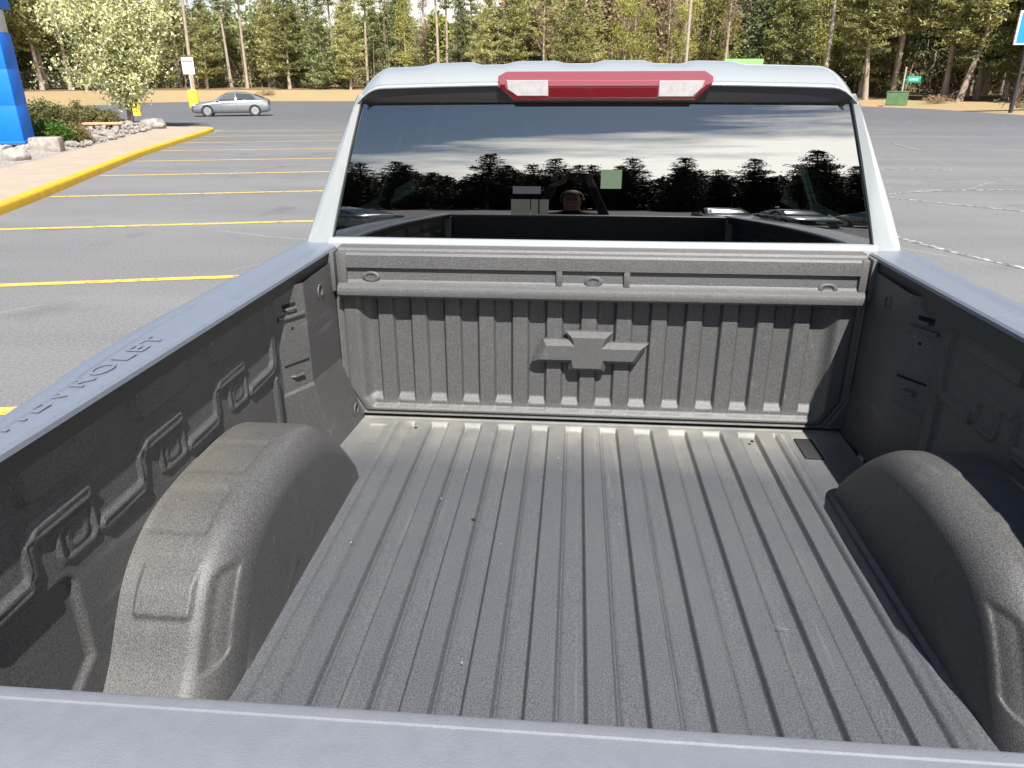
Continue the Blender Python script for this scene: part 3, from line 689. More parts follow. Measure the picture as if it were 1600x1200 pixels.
# blue column by the walk
col_ = empty('entrance_column', (-15.80, 18.3, .12), R_(16), 'tall square blue clad column on a stone base at the left edge', 'column')
z = .30
for k, hh in enumerate((.92, .92, .92)):
    box('blue_panel', -.30, .30, -.40, .40, z+.004, z+hh-.004, 'blue', col_, .008); z += hh
box('panel_core', -.285, .285, -.385, .385, .2, z, 'greymetal', col_)
box('blue_foot_band', -.33, .33, -.43, .43, .22, .302, 'blue', col_, .01)
box('grey_neck', -.27, .27, -.36, .36, z+.002, z+.58, 'greymetal', col_, .01)
box('blue_canopy_beam', -3.2, .40, -.50, .50, z+.584, z+1.5, 'blue', col_, .02)
rs = random.Random(3)
for (x0, x1, y0, y1) in ((-1.0, -.45, -.56, .0), (-.46, -.02, -.54, .0), (0.0, .42, -.52, .02), (-.54, .0, .02, .52), (.02, .40, .04, .54)):
    bm = rock_mesh(rs.randrange(99), 2, .1); bmesh.ops.transform(bm, matrix=Matrix.Translation(((x0+x1)/2, (y0+y1)/2, .10)) @ Matrix.Diagonal((abs(x1-x0)*.60, abs(y1-y0)*.60, .17, 1)), verts=bm.verts)
    finish('base_stone', bm, 'stoneblk', col_, 30)
box('grey_pilaster', -.92, -.305, -.42, .36, .16, z, 'greymetal', col_, .01)
bm = bmesh.new(); bm_box(bm, -.38, .38, -.26, .26, .0, .40, .05); o = finish('stone_block', bm, 'stoneblk'); o.location = (-14.72, 17.95, .13); o.rotation_euler.z = R_(20)
tag(o, 'squared rough stone block at the foot of the blue column', 'stone block')
boulder(-13.9, 15.6, .36, .30, .20, 17, 'knobbly pale edging stone beside the walk nearest the left edge', 'stoneblk', .12)

# signs and posts
def yellow_base(x, y, r, h, label, post=None, sign=False, lamp=False):
    e = empty('sign_post' if sign else 'bollard', (x, y, 0), R_(22), label, 'sign' if sign else 'bollard')
    lathe('concrete_base', [(0, .0001), (0, r), (h*.93, r), (h, r*.9), (h, .0001)], (0, 0, 0), 'yellow', e, 'z', 20)
    if post: tube('post', [(0, 0, h-.02), (0, 0, post)], .05, 'metal_post', e, 8)
    if sign:
        box('sign_panel', -.46, .46, -.075, -.055, post-1.30, post, 'white', e, .004)
        box('red_band', -.42, .42, -.0805, -.0755, post-.34, post-.22, 'signred', e)
        for k in range(3): box('text_line', -.30, .30-.1*k, -.0800, -.0755, post-.62-.22*k, post-.54-.22*k, 'signred' if k == 0 else 'metal_post', e)
    if lamp:
        tube('post', [(0, 0, h-.02), (0, 0, 2.9)], .045, 'metal_post', e, 8); lathe('round_sign', [(-.01, .0001), (-.01, .28), (.01, .28), (.01, .0001)], (0, .06, 2.75), 'white', e, 'y', 20)
    return e
yellow_base(-32.9, 62.5, .40, 1.42, 'white sign with red writing on a yellow based post behind the parked car', 3.95, True)
yellow_base(-28.6, 46.2, .30, .86, 'yellow concrete bollard just right of the pear tree')
bs = empty('pole_sign', (28.45, 51.9, 0), R_(-12), 'blue sign with white border on a black post at the right edge', 'sign')
tube('post', [(0, 0, 0), (0, 0, 4.1)], .13, 'post_blk', bs, 10)
box('white_frame', -.78, 3.2, -.12, .12, 4.07, 6.05, 'white', bs, .03); box('sign_face', -.66, 3.08, -.135, -.122, 4.19, 5.93, 'bluesign', bs)
ub = empty('utility_cabinet', (26.8, 66.4, .0), R_(-25), 'green steel utility cabinet at the lot edge below the pines', 'utility box')
box('housing', -.85, .75, -.5, .5, .06, 1.12, 'grnbox', ub, .02); box('lid', -.89, .79, -.54, .54, 1.122, 1.20, 'grnbox', ub, .02); box('pad', -.95, .85, -.6, .6, -.05, .058, 'walk', ub)
box('door_panel', -.80, -.02, -.512, -.502, .12, 1.06, 'grnbox', ub); box('door_panel', .02, .70, -.512, -.502, .12, 1.06, 'grnbox', ub)
ss_ = empty('street_sign', (28.6, 68.4, gz(28.6, 68.4)), R_(-8), 'small green street sign on a weathered post right of the cabinet', 'sign')
tube('post', [(-.75, 0, 0), (-.75, 0, 3.0)], .07, 'polewood', ss_, 8); box('sign_panel', -.55, .55, -.09, -.05, 1.75, 2.25, 'street', ss_, .01); box('text_line', -.38, .3, -.096, -.091, 1.95, 2.05, 'white', ss_)
box('bracket', -.75, -.5, -.06, -.03, 1.95, 2.0, 'metal_post', ss_)
ls = empty('banner_sign', (9.45, 45, 0), R_(6), 'bright lime green rectangular sign showing above the cab roof', 'sign')
for x in (-.8, .8): tube('post', [(x, .04, 0), (x, .04, 2.95)], .04, 'metal_post', ls, 8)
box('sign_panel', -1.12, 1.12, -.03, .0, 1.9, 3.14, 'lime', ls, .006)
def pole(x, y, h, r, label, m='polewood', lean=(0, 0)):
    e = empty('utility_pole', (x, y, 0), 0, label, 'pole'); tube('shaft', [(0, 0, -.1), (lean[0]*.5, lean[1]*.5, h/2), (lean[0], lean[1], h)], [r, r*.85, r*.7], m, e, 10)
    tube('cap', [(lean[0], lean[1], h-.02), (lean[0], lean[1], h+.06)], [r*.75, r*.5], 'post_blk', e, 10)
pole(24.2, 78.5, 17, .20, 'grey utility pole before the dark trees right of the cab')
pole(10.7, 79.5, 17, .17, 'slender pale pole before the leafless trees above the brake light', 'walk')
# brush heaps at the right verge
def brush(x, y, s, label, seed):
    rg = np.random.default_rng(seed); c_ = rg.normal(0, 1, (60, 3))*np.array([s*.6, s*.4, s*.2]); c_[:, 2] = abs(c_[:, 2])+.08
    T = cards(c_, .38, 9, .16, .12, 0, rg); T[:, :, 2] = np.maximum(T[:, :, 2], .02)
    o = link('brush_heap', tri_obj_mesh('brush_heap', T, 'budding')); o.location = (x, y, gz(x, y)+.05); tag(o, label, 'brush heap')
brush(30.5, 67.5, 1.0, 'rust brown heap of dead branches right of the utility cabinet', 1)
brush(31.5, 55.5, 1.1, 'rust brown heap of dead branches behind the black sign post', 2)
brush(-38.5, 92.5, .9, 'low heap of dead branches on the straw bank behind the sign', 3)

# ---- sedan
def sedan(label, paint_m, loc, rz):
    e = empty('parked_car', loc, rz, label, 'car')
    L_, st = 4.66, []
    # station: x (front +), half width, belt height (top of lower body), sill z
    S = [(2.33, .60, .52, .34), (2.27, .72, .62, .24), (2.10, .82, .70, .20), (1.80, .88, .77, .19), (1.40, .90, .83, .19), (1.00, .905, .89, .19), (.6, .91, .925, .19), (0, .91, .945, .19),
         (-.6, .91, .96, .19), (-1.1, .905, .975, .19), (-1.5, .90, .98, .20), (-1.9, .87, .99, .22), (-2.15, .82, .98, .25), (-2.28, .74, .93, .30), (-2.33, .62, .80, .38)]
    rows = []
    for x, w, h, b in S:
        half = [(0, b), (w*.86, b), (w*.97, b+.08), (w, b+.24), (w*.995, h-.16), (w*.955, h-.045), (w*.86, h), (w*.5, h+.028), (0, h+.04)]
        rows.append([(x, -y, z) for y, z in half[::-1]]+[(x, y, z) for y, z in half[1:]])
    P = np.array(rows); body = grid_mesh('body', P, paint_m, e, flip=True)
    bm = bmesh.new()
    for r_ in (rows[0], rows[-1]): bm.faces.new([bm.verts.new(p) for p in r_[:-1]])
    finish('bumper', bm, paint_m, e)
    # greenhouse
    G = [(1.02, .74, .90, .74, .90), (.55, .79, .93, .66, 1.20), (.05, .80, .95, .60, 1.385), (-.35, .80, .96, .595, 1.425), (-.85, .80, .97, .585, 1.40), (-1.40, .78, .985, .58, 1.27), (-2.12, .70, 1.0, .68, 1.02)]
    rows = []
    for x, wb, zb, wt, zt in G:
        half = [(0, zt+.02), (wt*.75, zt+.01), (wt, zt-.03 if zt > 1 else zt), (wb, zb)]
        rows.append([(x, -y, z) for y, z in half[::-1]]+[(x, y, z) for y, z in half[1:]])
    grid_mesh('cabin', np.array(rows), paint_m, e, flip=True)
    def pane(name, pts, m=M['carglass']):
        bm = bmesh.new(); bm.faces.new([bm.verts.new(p) for p in pts]); finish(name, bm, m, e, recalc=False)
    for s in (-1, 1):
        pane('side_window', [(.74, s*.825, .965), (-.28, s*.830, .985), (-.28, s*.640, 1.36), (.06, s*.672, 1.325), (.40, s*.745, 1.19)])
        pane('side_window', [(-.36, s*.828, .985), (-1.50, s*.80, 1.01), (-1.28, s*.640, 1.27), (-.36, s*.632, 1.36)])
        bm = bmesh.new(); bm_box(bm, .70, .86, min(s*.86, s*1.0), max(s*.86, s*1.0), .93, 1.05, .03); finish('wing_mirror', bm, paint_m, e)
        bm = bmesh.new(); bm_box(bm, 2.02, 2.26, min(s*.52, s*.80), max(s*.52, s*.80), .60, .70, .02, mtx=None); finish('headlight', bm, 'clear', e)
        bm = bmesh.new(); bm_box(bm, -2.33, -2.20, min(s*.42, s*.78), max(s*.42, s*.78), .78, .92, .02); finish('tail_light', bm, 'red', e)
        for xd in (.62, -.32): tube('door_seam', [(xd, s*.9105, .30), (xd-.02, s*.9135, .70), (xd-.04, s*.885, .93)], .006, 'black', e, 4)
        for xd in (.05, -.85): box('door_handle', xd-.09, xd+.09, *sorted((s*.905, s*.925)), .80, .825, 'chrome', e)
        for xw in (1.42, -1.38):
            lathe('wheel_arch', [(s*.80, .355), (s*.912, .36), (s*.913, .33), (s*.913, .0001)], (xw, 0, .33), 'hole', e, 'x' if False else 'y', 24)
            ty = lathe('wheel', [(s*.70, .0001), (s*.70, .30), (s*.74, .325), (s*.90, .325), (s*.925, .30), (s*.92, .215), (s*.90, .0001)], (xw, 0, .325), 'rubber', e, 'y', 24)
            bm = bmesh.new(); bm_lathe(bm, [(s*.921, .215), (s*.925, .20), (s*.905, .19)], (xw, 0, .325), 'y', 24)
            for k in range(7):
                a = k*2*math.pi/7; T = Matrix.Translation((xw, 0, .325)) @ Matrix.Rotation(a, 4, 'Y'); bm_box(bm, -.022, .022, min(s*.90, s*.924), max(s*.90, s*.924), .02, .205, mtx=T)
            finish('rim', bm, 'alloy', ty)
    pane('windshield', [(1.03, -.70, .935), (1.03, .70, .935), (.13, .58, 1.400), (.13, -.58, 1.400)]); pane('rear_glass', [(-2.02, .62, 1.085), (-2.02, -.62, 1.085), (-1.44, -.55, 1.285), (-1.44, .55, 1.285)])
    box('grille', 2.20, 2.345, -.62, .62, .48, .62, 'black', e, .02); box('lower_grille', 2.22, 2.345, -.55, .55, .28, .42, 'black', e, .02)
    box('number_plate', 2.345, 2.352, -.16, .16, .40, .48, 'white', e)
    return e
M['carpaint'] = mat('silver_car_paint', (.23, .24, .255), .25, metal=.5, coat=1); M['carglass'] = mat('car_window', (.02, .03, .035), .05, spec=.9)
M['carwhite'] = mat('white_car_paint', (.62, .62, .61), .25, coat=1)
def copy_tree(o, parent=None):
    c_ = o.copy(); C.objects.link(c_); c_.parent = parent
    for ch in list(o.children): copy_tree(ch, c_)
    return c_
car = sedan('silver four door sedan parked nose left on the far side of the lot', 'carpaint', (-21.85, 45.6, 0), R_(201))
GR = 'cars behind the photographer mirrored in the window'
for (x, y, rz, lab) in ((5.0, -21, 92, 'parked car mirrored at the far edge, middle of the rear window'), (7.6, -21.5, 88, 'parked car mirrored right of the middle car in the window'),
                        (10.6, -20.5, 80, 'parked car mirrored nearest the yellow base in the window'), (-6.6, -13.5, 205, 'car mirrored large at the left edge of the rear window')):
    c_ = copy_tree(car); c_.location = (x, y, 0); c_.rotation_euler.z = R_(rz); c_['label'] = lab; c_['group'] = GR
yellow_base(9.6, -14.5, .30, .9, 'yellow based round sign mirrored in the right part of the rear window', None, False, True)

# ================================================================== THE PICKUP TRUCK (bed frame: x right, y to the cab, z up from the bed floor)
truck = empty('pickup_truck'); truck.matrix_world = TRUCK
tag(truck, 'silver crew cab pickup truck with its empty black lined cargo bed in the foreground', 'pickup truck')
P0 = .1095                                                     # rib pitch
def ribs(x, x0, pitch, w, slope, n):
    """1 on the raised ribs, 0 in the valleys; ribs start at x0+k*pitch and are w wide"""
    r = np.zeros_like(x)
    for k in range(n):
        a = x0+k*pitch; r = np.maximum(r, ss(x, a-slope/2, a+slope/2)*(1-ss(x, a+w-slope/2, a+w+slope/2)))
    return r
# floor
xs = np.unique(np.concatenate([np.linspace(-.80, .80, 260)] + [np.linspace(-.571+.1103*k-.008+d, -.571+.1103*k+.008+d, 9) for k in range(12) for d in (0, .054)]))
ys = np.unique(np.concatenate([np.linspace(-1.84, -.10, 60), np.linspace(-.10, .03, 45), np.linspace(-.24, -.05, 30)]))
X, Y = np.meshgrid(xs, ys)
r = ribs(X, -.571, .1103, .054, .0085, 11)
edge = (np.abs(X-.01) < .585)
valley_end = ss(Y, -.048, -.030)                               # the valleys run out before the bulkhead
Z = (-.0145)*(1-r)*(1-valley_end)*ss(X, -.60, -.572)*(1-ss(X, .590, .600))
# k = 0 rib begins at -.571: left of it one shallow strip, then drip seams along both edges
for xc, w_, d_ in ((.615, .0022, .011), (.632, .003, -.003), (.600, .004, -.002), (-.598, .0022, .009), (-.618, .003, -.003), (-.634, .0022, .007), (-.585, .004, .0)):
    Z -= d_*np.exp(-((X-xc)/w_)**2)*(1-ss(Y, -.06, -.03))
for k in range(11):
    Z -= .0045*np.exp(-((X-(-.571+.1103*k+.0585))/.0032)**2)*(1-ss(Y, -.06, -.03))*(X < .58)
    Z -= .003*np.exp(-((X-(-.571+.1103*k-.006))/.0035)**2)*(1-ss(Y, -.06, -.03))
Z += .006*ss(np.abs(X), .636, .655)*ss(Y, -1.25, -1.12)*(1-ss(Y, -.50, -.40))
for x0, x1 in ((.640, .700), (-.717, -.660)):
    Z -= .005*(1-ss(rrect(X, Y, x0, x1, -.205, -.065, .008), -.004, .003))
Z += .0006*np.sin(X*40)*np.sin(Y*9)
Z -= .004*np.exp(-((Y+.012)/.004)**2)*(np.abs(X) < .78)
floor = grid_mesh('cargo_floor', np.stack([X, Y, Z], -1), 'liner_floor', truck)
for x0, x1, l_ in ((.643, .697, 'dark rectangular drain pad in the dusty right corner'),):
    box('drain_pad', x0, x1, -.202, -.068, -.0018, .0015, 'black' if x0 > 0 else 'liner', floor, .001)
for x, y in ((-.56, -.086), (.508, -.10), (-.3, -.62)):
    lathe('floor_bolt', [(-.004, .0001), (.0015, .006), (.0025, .004), (.003, .0001)], (x, y, 0), 'hole', floor, 'z', 10)
lint = tube('lint_thread', [(.362, -.965, .002), (.370, -.975, .003), (.382, -.979, .003), (.390, -.978, .002)], .0005, 'gravel', floor, 5)
# debris specks
bm = bmesh.new()
for k in range(14):
    x, y = random.uniform(-.6, .62), random.uniform(-1.6, -.05); s = random.uniform(.0006, .0016)
    bm_box(bm, x-s, x+s, y-s*1.4, y+s*1.4, -.001, .0015+s*.6)
tag(finish('grit', bm, M['gravel'], floor), kind='stuff')

# bulkhead: ribbed panel, frame around it, header box on top
xs = np.unique(np.concatenate([np.linspace(-.81, .81, 300)] + [np.linspace(-.686+.1082*k-.008+d, -.686+.1082*k+.008+d, 9) for k in range(13) for d in (0, .053)]))
zs = np.unique(np.concatenate([np.linspace(.012, .12, 70), np.linspace(.12, .445, 40)]))
X, Zz = np.meshgrid(xs, zs)
rb = ribs(X, -.686, .1082, .053, .010, 13)
ax = np.abs(X+.002)
inside = np.minimum(.742-ax, np.minimum((.742-ax)*.80+(Zz-.02)*.60-.030, Zz-.035))     # distance in from the flange, with cut lower corners
wall = ss(inside, 0, .035)
yv = .018*(1-rb)*wall                                            # valleys lie deeper
yv = yv+.004*wall
flange = 1-ss(inside, -.004, .016)
yv = yv*(1-flange)-.012*flange
sill = ss(Zz, .086, .045)*wall*(1-rb)
yv = yv*(1-sill)+(-.006)*sill
yv -= .012*ss(Zz, .050, .034)*ss(ax, .70, .60)*0
# seams
sd_ = np.minimum(.792-ax, np.minimum((.80-ax)*.86+(Zz-.02)*.51-.051, Zz-.022))
yv += .010*np.exp(-(sd_/.0035)**2)
yv += .006*np.exp(-((sd_+.012)/.003)**2)
bulk = grid_mesh('bulkhead', np.stack([X, yv, Zz], -1), 'liner', truck)
prof = [(.045, .574), (-.004, .574), (-.014, .571), (-.018, .564), (-.024, .562), (-.032, .560), (-.037, .553), (-.039, .519), (-.039, .515), (-.026, .513), (-.029, .476),
        (-.034, .469), (-.046, .463), (-.054, .456), (-.058, .444), (-.056, .432), (-.048, .424), (-.036, .421), (.045, .421)]
bm = bmesh.new(); bm_prism(bm, prof, -.790, .790, 'x')
for x0, x1 in ((-.792, -.762), (.770, .792)): bm_box(bm, x0, x1, -.0395, .02, .43, .5615, .003)
for x0, x1 in ((-.116, -.097), (.087, .106)): bm_box(bm, x0, x1, -.0385, .0, .462, .517, .003)
for x0, x1 in ((-.826, -.800), (.800, .826)): bm_box(bm, x0, x1, -.036, .03, .437, .563, .004)
head = finish('bulkhead_header', bm, 'liner', truck, 30)
for x, z in ((-.687, .486), (-.003, .482), (.686, .474)):
    bm = bmesh.new()
    bm_lathe(bm, [(0, .5), (-.20, .5), (-.30, .42), (-.30, .30), (-.16, .26), (-.16, .0001)], (0, 0, 0), 'y', 28)
    bmesh.ops.transform(bm, matrix=Matrix.Translation((x, -.0275, z)) @ Matrix.Diagonal((.056, .028, .033, 1)), verts=bm.verts)
    finish('oval_plug', bm, 'liner', head)
# emblem on the ribs
def offset_poly(P, d):
    n = len(P); o = []
    for i in range(n):
        a, b, c = Vector(P[i-1]), Vector(P[i]), Vector(P[(i+1) % n])
        n1 = Vector((-(b-a).y, (b-a).x)).normalized(); n2 = Vector((-(c-b).y, (c-b).x)).normalized()
        m = (n1+n2); m = m/max(m.dot(n1), .3) if m.length > 1e-6 else n1
        o.append(b+m*d)
    return o
EM = [(-.190, .213), (-.152, .290), (-.074, .290), (-.083, .318), (.066, .318), (.052, .283), (.178, .283), (.138, .213), (.049, .213), (.044, .186), (-.070, .186), (-.074, .213)]
EM = EM[::-1]
top_ = offset_poly(EM, .0155)
area = sum(EM[i-1][0]*EM[i][1]-EM[i][0]*EM[i-1][1] for i in range(len(EM)))
ta = sum(top_[i-1][0]*top_[i][1]-top_[i][0]*top_[i-1][1] for i in range(len(EM)))
if abs(ta) > abs(area): top_ = offset_poly(EM, -.0155)
bm = bmesh.new(); n_ = len(EM)
ringA = [bm.verts.new((p[0], .006, p[1])) for p in EM]; ringB = [bm.verts.new((p[0], -.010, p[1])) for p in EM]; ringC = [bm.verts.new((p[0], -.030, p[1])) for p in top_]
for A_, B_ in ((ringA, ringB), (ringB, ringC)):
    for i in range(n_): bm.faces.new((A_[i], A_[(i+1) % n_], B_[(i+1) % n_], B_[i]))
bm.faces.new(ringC)
finish('emblem', bm, 'liner', bulk, 25)

XI = .655
OUT = [(-1.37, -.004), (-1.325, .030), (-1.272, .085), (-1.232, .145), (-1.188, .203), (-1.130, .246), (-1.045, .279), (-.890, .294), (-.745, .290), (-.630, .259), (-.530, .188), (-.455, .110), (-.412, .040), (-.400, -.004)]
INN = [(-1.185, -.004), (-1.160, .030), (-1.132, .080), (-1.103, .132), (-1.072, .170), (-1.030, .200), (-.965, .216), (-.870, .224), (-.745, .210), (-.660, .186), (-.575, .146), (-.500, .090), (-.442, .040), (-.420, -.004)]
def wheel_housing(s):
    nt_ = 220
    O = np.array(smooth_line(OUT, nt_)); I = np.array(smooth_line(INN, nt_)); R_x = .064; ZS = 1.0 if s < 0 else .945
    secs = [(x, 0.0) for x in np.linspace(.868, XI+R_x, 70)]+[(XI+R_x*(1-math.sin(a*math.pi/2)), 1-math.cos(a*math.pi/2)) for a in np.linspace(0, 1, 34)[1:]]
    rows = []
    for x, g in secs:
        P_ = O*(1-g)+I*g; yy, zz = P_[:, 0].copy(), P_[:, 1].copy()
        tg = np.gradient(P_, axis=0); tg /= np.linalg.norm(tg, axis=1)[:, None]; nx_, nz_ = -tg[:, 1], tg[:, 0]
        rear = yy < -.95; xx = np.full_like(yy, x)
        d = .008*(1-ss(rrect(xx, zz, .712, .822, .152, .50, .010), -.007, .001))*rear*(1-ss(zz, .19, .235))
        d -= .012*(1-ss(rrect(xx, zz, .664, .692, .070, .212, .012), -.006, .003))*rear*(1-ss(zz, .215, .23))
        for y0, y1 in ((-.945, -.80), (-1.115, -.99)):
            q = rrect(xx, yy, .722, .846, y0, y1, .012); d -= .0035*(1-ss(q, -.008, .002))*(zz > .2)
        rows.append(np.stack([s*xx, yy+nx_*d, zz+nz_*d], -1))
    last = rows[-1]
    for w in np.linspace(0, 1, 26)[1:]:
        q = last.copy(); q[:, 2] = last[:, 2]*(1-w)-.004*w; q[:, 0] = s*(XI-.004*w-.010*max(0, w-.93)/.07*0); rows.append(q)
    P = np.stack(rows); P[..., 2] *= ZS; inner_ = P[len(secs):]
    for y0, z0, y1, z1 in ((-.86, .19, -.775, .07), (-.775, .07, -.81, .05), (-.99, .17, -.905, .06), (-.905, .06, -.96, .030), (-.64, .10, -.60, .05)):
        dd = seg_dist(inner_[..., 1], inner_[..., 2], [(y0, z0), (y1, z1)])
        inner_[..., 0] -= s*.0022*np.exp(-(dd/.004)**2)
    o = grid_mesh('wheel_housing', P, 'liner_arch', truck, flip=(s > 0))
    pts = [(s*.859, y, z*ZS+.002) for y, z in O[2:-2:3]]
    tube('weld_flange', pts, .0055, 'liner_arch', o, 6)
    return o
whs = [wheel_housing(-1), wheel_housing(1)]
# bed sides
def bed_side(s):
    wf = .748 if s < 0 else .797                                   # floor edge by the bulkhead
    ys = np.linspace(-1.86, -.405, 270); zs = np.linspace(0, .535, 105)
    Yg, Zg = np.meshgrid(ys, zs); d = np.zeros_like(Yg)
    def ridge(pts, w=.0155, h=.009):
        nonlocal d
        q = seg_dist(Yg, Zg, pts); d = np.maximum(d, h*(1-ss(q, w*.62, w))-.0028*(1-ss(q, w*.15, w*.5)))
    off = 0 if s < 0 else -.012
    ridge([(-.447, .52), (-.452, .355+off), (-.475, .334+off), (-.602, .330+off)])
    ridge([(-.456, .30), (-.458, .10)], .014, .010)
    for k in range(4):
        o_ = -.300*k
        ridge([(-.632+o_, .407+off), (-.752+o_, .405+off)]); ridge([(-.752+o_, .405+off), (-.772+o_, .392+off), (-.774+o_, .350+off), (-.790+o_, .334+off)], .012, .006); ridge([(-.790+o_, .334+off), (-.905+o_, .331+off)])
        q = rrect(Yg, Zg, -.712+o_, -.622+o_, .322+off, .388+off, .016)
        d += .005*(1-ss(np.abs(q+.002), .002, .0065)); q2 = np.abs(rrect(Yg, Zg, -.690+o_, -.645+o_, .338+off, .372+off, .014))
        d += .0032*(1-ss(q2, .001, .005))
        q = rrect(Yg, Zg, -.765+o_, -.540+o_-(.04 if k else 0), .455, .60, .010)
        d += .014*(1-ss(q, -.006, .004))
    q = rrect(Yg, Zg, -1.62, -1.295, .02, .300, .03); q = np.maximum(q, ((Yg+1.295)*.5+(.20-Zg)*.86)*1.0-.06)
    d -= .010*(1-ss(q, -.008, .004))
    d += .0015*np.sin(Yg*7)*np.sin(Zg*9)
    side = grid_mesh('bed_side_panel', np.stack([s*(.850-d), Yg, Zg], -1), 'liner', truck, flip=(s > 0))
    # front wall, corner post and corner gusset
    bm = bmesh.new()
    def V(x, y, z): return bm.verts.new((s*x, y, z))
    a0, a1 = V(.815, .03, .53), V(.803, -.300, .53)
    b0, b1 = V(.815, .03, .205), V(.802, -.303, .240)
    c0, c1 = V(wf, .03, 0), V(wf+.021, -.245, 0)
    bm.faces.new((a0, a1, b1, b0)); bm.faces.new((b0, b1, c1, c0))
    finish('corner_wall', bm, 'liner', truck, 10)
    bm = bmesh.new()
    def V(x, y, z): return bm.verts.new((s*x, y, z))
    t0, t1 = V(.803, -.300, .53), V(.861, -.405, .53)
    m0, m1 = V(.802, -.303, .240), V(.861, -.412, .236)
    n0, n1 = V(.802-.006, -.309, .232), V(.861, -.418, .228)
    k0, k1 = V(wf+.021, -.245, 0), V(.850, -.405, .150); k2 = V(.87, -.43, 0)
    bm.faces.new((t0, t1, m1, m0)); bm.faces.new((m0, m1, n1, n0)); bm.faces.new((n0, n1, k1, k0)); bm.faces.new((k0, k1, k2))
    e2 = V(.872, -.402, .53); e3 = V(.872, -.402, 0)
    bm.faces.new((t1, e2, e3, k2, k1, n1, m1))
    post = finish('corner_post', bm, 'liner', truck, 12)
    # fittings on the post (placed in the plane of its face)
    A0 = Vector((s*.803, -.300, 0)); A1 = Vector((s*.861, -.405, 0)); U = (A1-A0).normalized(); Nn = Vector((U.y, -U.x, 0)) if s > 0 else Vector((-U.y, U.x, 0))
    if Nn.y > 0: Nn = -Nn
    Wd = (A1-A0).length
    def on(u, z, h=0): return A0+U*(u*Wd)+Nn*h+Vector((0, 0, z))
    fr = Matrix((U, Nn, Vector((0, 0, 1)))).transposed().to_4x4()
    def pbox(name, u, z, w, hgt, depth, m, bev=.001, h0=0):
        T = fr.copy(); T.translation = on(u, z, h0)
        bm = bmesh.new(); bm_box(bm, -w/2, w/2, 0, depth, -hgt/2, hgt/2, bev, mtx=T); return finish(name, bm, m, post)
    for u, z in ((.48, .478), (.46, .285)):
        sl = pbox('tie_down_slot', u, z, .046, .012, .0012, 'hole', 0)
        bm = bmesh.new(); T = fr.copy(); T.translation = on(u, z-.008, .0)
        bm_tube(bm, [T @ Vector((-.020, .001, 0)), T @ Vector((-.014, .011, .001)), T @ Vector((.014, .011, .001)), T @ Vector((.020, .001, 0))], .0042, 6)
        finish('tie_down_lip', bm, 'liner', post)
    for u, z in ((.45, .412), (.44, .338)):
        T = fr.copy(); T.translation = on(u, z, .0006)
        bm = bmesh.new(); bm_lathe(bm, [(0, .0055), (.0008, .0055), (.0008, .0001)], (0, 0, 0), 'y', 12); bmesh.ops.transform(bm, matrix=T, verts=bm.verts)
        finish('bolt_hole', bm, 'hole', post)
    pbox('pressed_bead', .46, .448, .092, .012, .009, 'liner', .004)
    pbox('pressed_bead', .44, .312, .088, .007, .0035, 'hole', .001)
    # retaining rings on the walls
    def ring(x, y, z, rad):
        pts = [(s*x, y+rad*math.cos(a), z+rad*1.1*math.sin(a)) for a in np.linspace(-.8, 3.9, 12)]
        tube('retaining_ring', pts, .0030, 'liner', post, 6)
    ring(.806, -.165, .470, .018); ring(wf-.005+.02, -.055, .045, .02)
    if s < 0: ring(.815, -.055, .25, .012)
    # inner lip below the rail
    bm = bmesh.new()
    ys2 = np.linspace(-1.86, .03, 40)
    zl = .528 if s < 0 else .506
    secs = [(.866, zl-.004), (.828, zl-.004), (.8225, zl-.006), (.8195, zl), (.8185, .560)]
    rows = [[bm.verts.new((s*x, y, z)) for x, z in secs] for y in ys2]
    for a, b in zip(rows, rows[1:]):
        for i in range(len(secs)-1): bm.faces.new((a[i], a[i+1], b[i+1], b[i]))
    finish('rail_inner_lip', bm, 'inner_lip', truck, 30)
    # rail cap
    bm = bmesh.new(); rows = []
    for y in np.linspace(-1.88, .055, 94):
        w = .945-.050*float(ss(-y, .75, 1.55))-.006*float(ss(-y, 1.13, 1.16))+.004*float(ss(-y, .40, .44)); i_ = .8115
        dip = .0022*(float(ss(-y, .62, .66))*(1-float(ss(-y, 1.50, 1.54)))+.4)
        sec = [(i_, .5585), (i_+.001, .5665), (i_+.006, .5715), (i_+.028, .5735), (i_+.031, .5735-dip), (w-.046, .5740-dip), (w-.043, .5745), (w-.030, .5745), (w-.027, .5725), (w-.012, .5715), (w-.003, .566), (w, .553), (w+.002, .522)]
        rows.append([bm.verts.new((s*x, y, z)) for x, z in sec])
    for a, b in zip(rows, rows[1:]):
        for i in range(len(sec)-1): bm.faces.new((a[i], a[i+1], b[i+1], b[i]))
    bm.faces.new(rows[0]); bm.faces.new(rows[-1][::-1])
    cap = finish('bed_rail_cap', bm, 'cap', truck, 28)
    # raised lettering on the cap
    tcv = bpy.data.curves.new('t', 'FONT'); tcv.body = 'CHEVROLET'; tcv.size = .060; tcv.extrude = .00042; tcv.space_character = 1.25; tcv.align_x = 'LEFT'
    to = bpy.data.objects.new('t', tcv); C.objects.link(to); bpy.context.view_layer.update()
    me = bpy.data.meshes.new_from_object(to); C.objects.unlink(to); bpy.data.objects.remove(to); me.name = 'rail_lettering'
    lo = link('rail_lettering', me, 'cap', cap)
    w_ = max(v.co.x for v in me.vertices); sc_ = .50/w_
    for v in me.vertices: v.co = Vector((v.co.x*sc_, v.co.y*.78, v.co.z))
    if s < 0: lo.matrix_local = Matrix.Translation((-.848, -1.42, .5730)) @ Matrix.Rotation(R_(90), 4, 'Z')
    else: lo.matrix_local = Matrix.Translation((.848, -.92, .5730)) @ Matrix.Rotation(R_(-90), 4, 'Z')
    return side
bed_side(-1); bed_side(1)

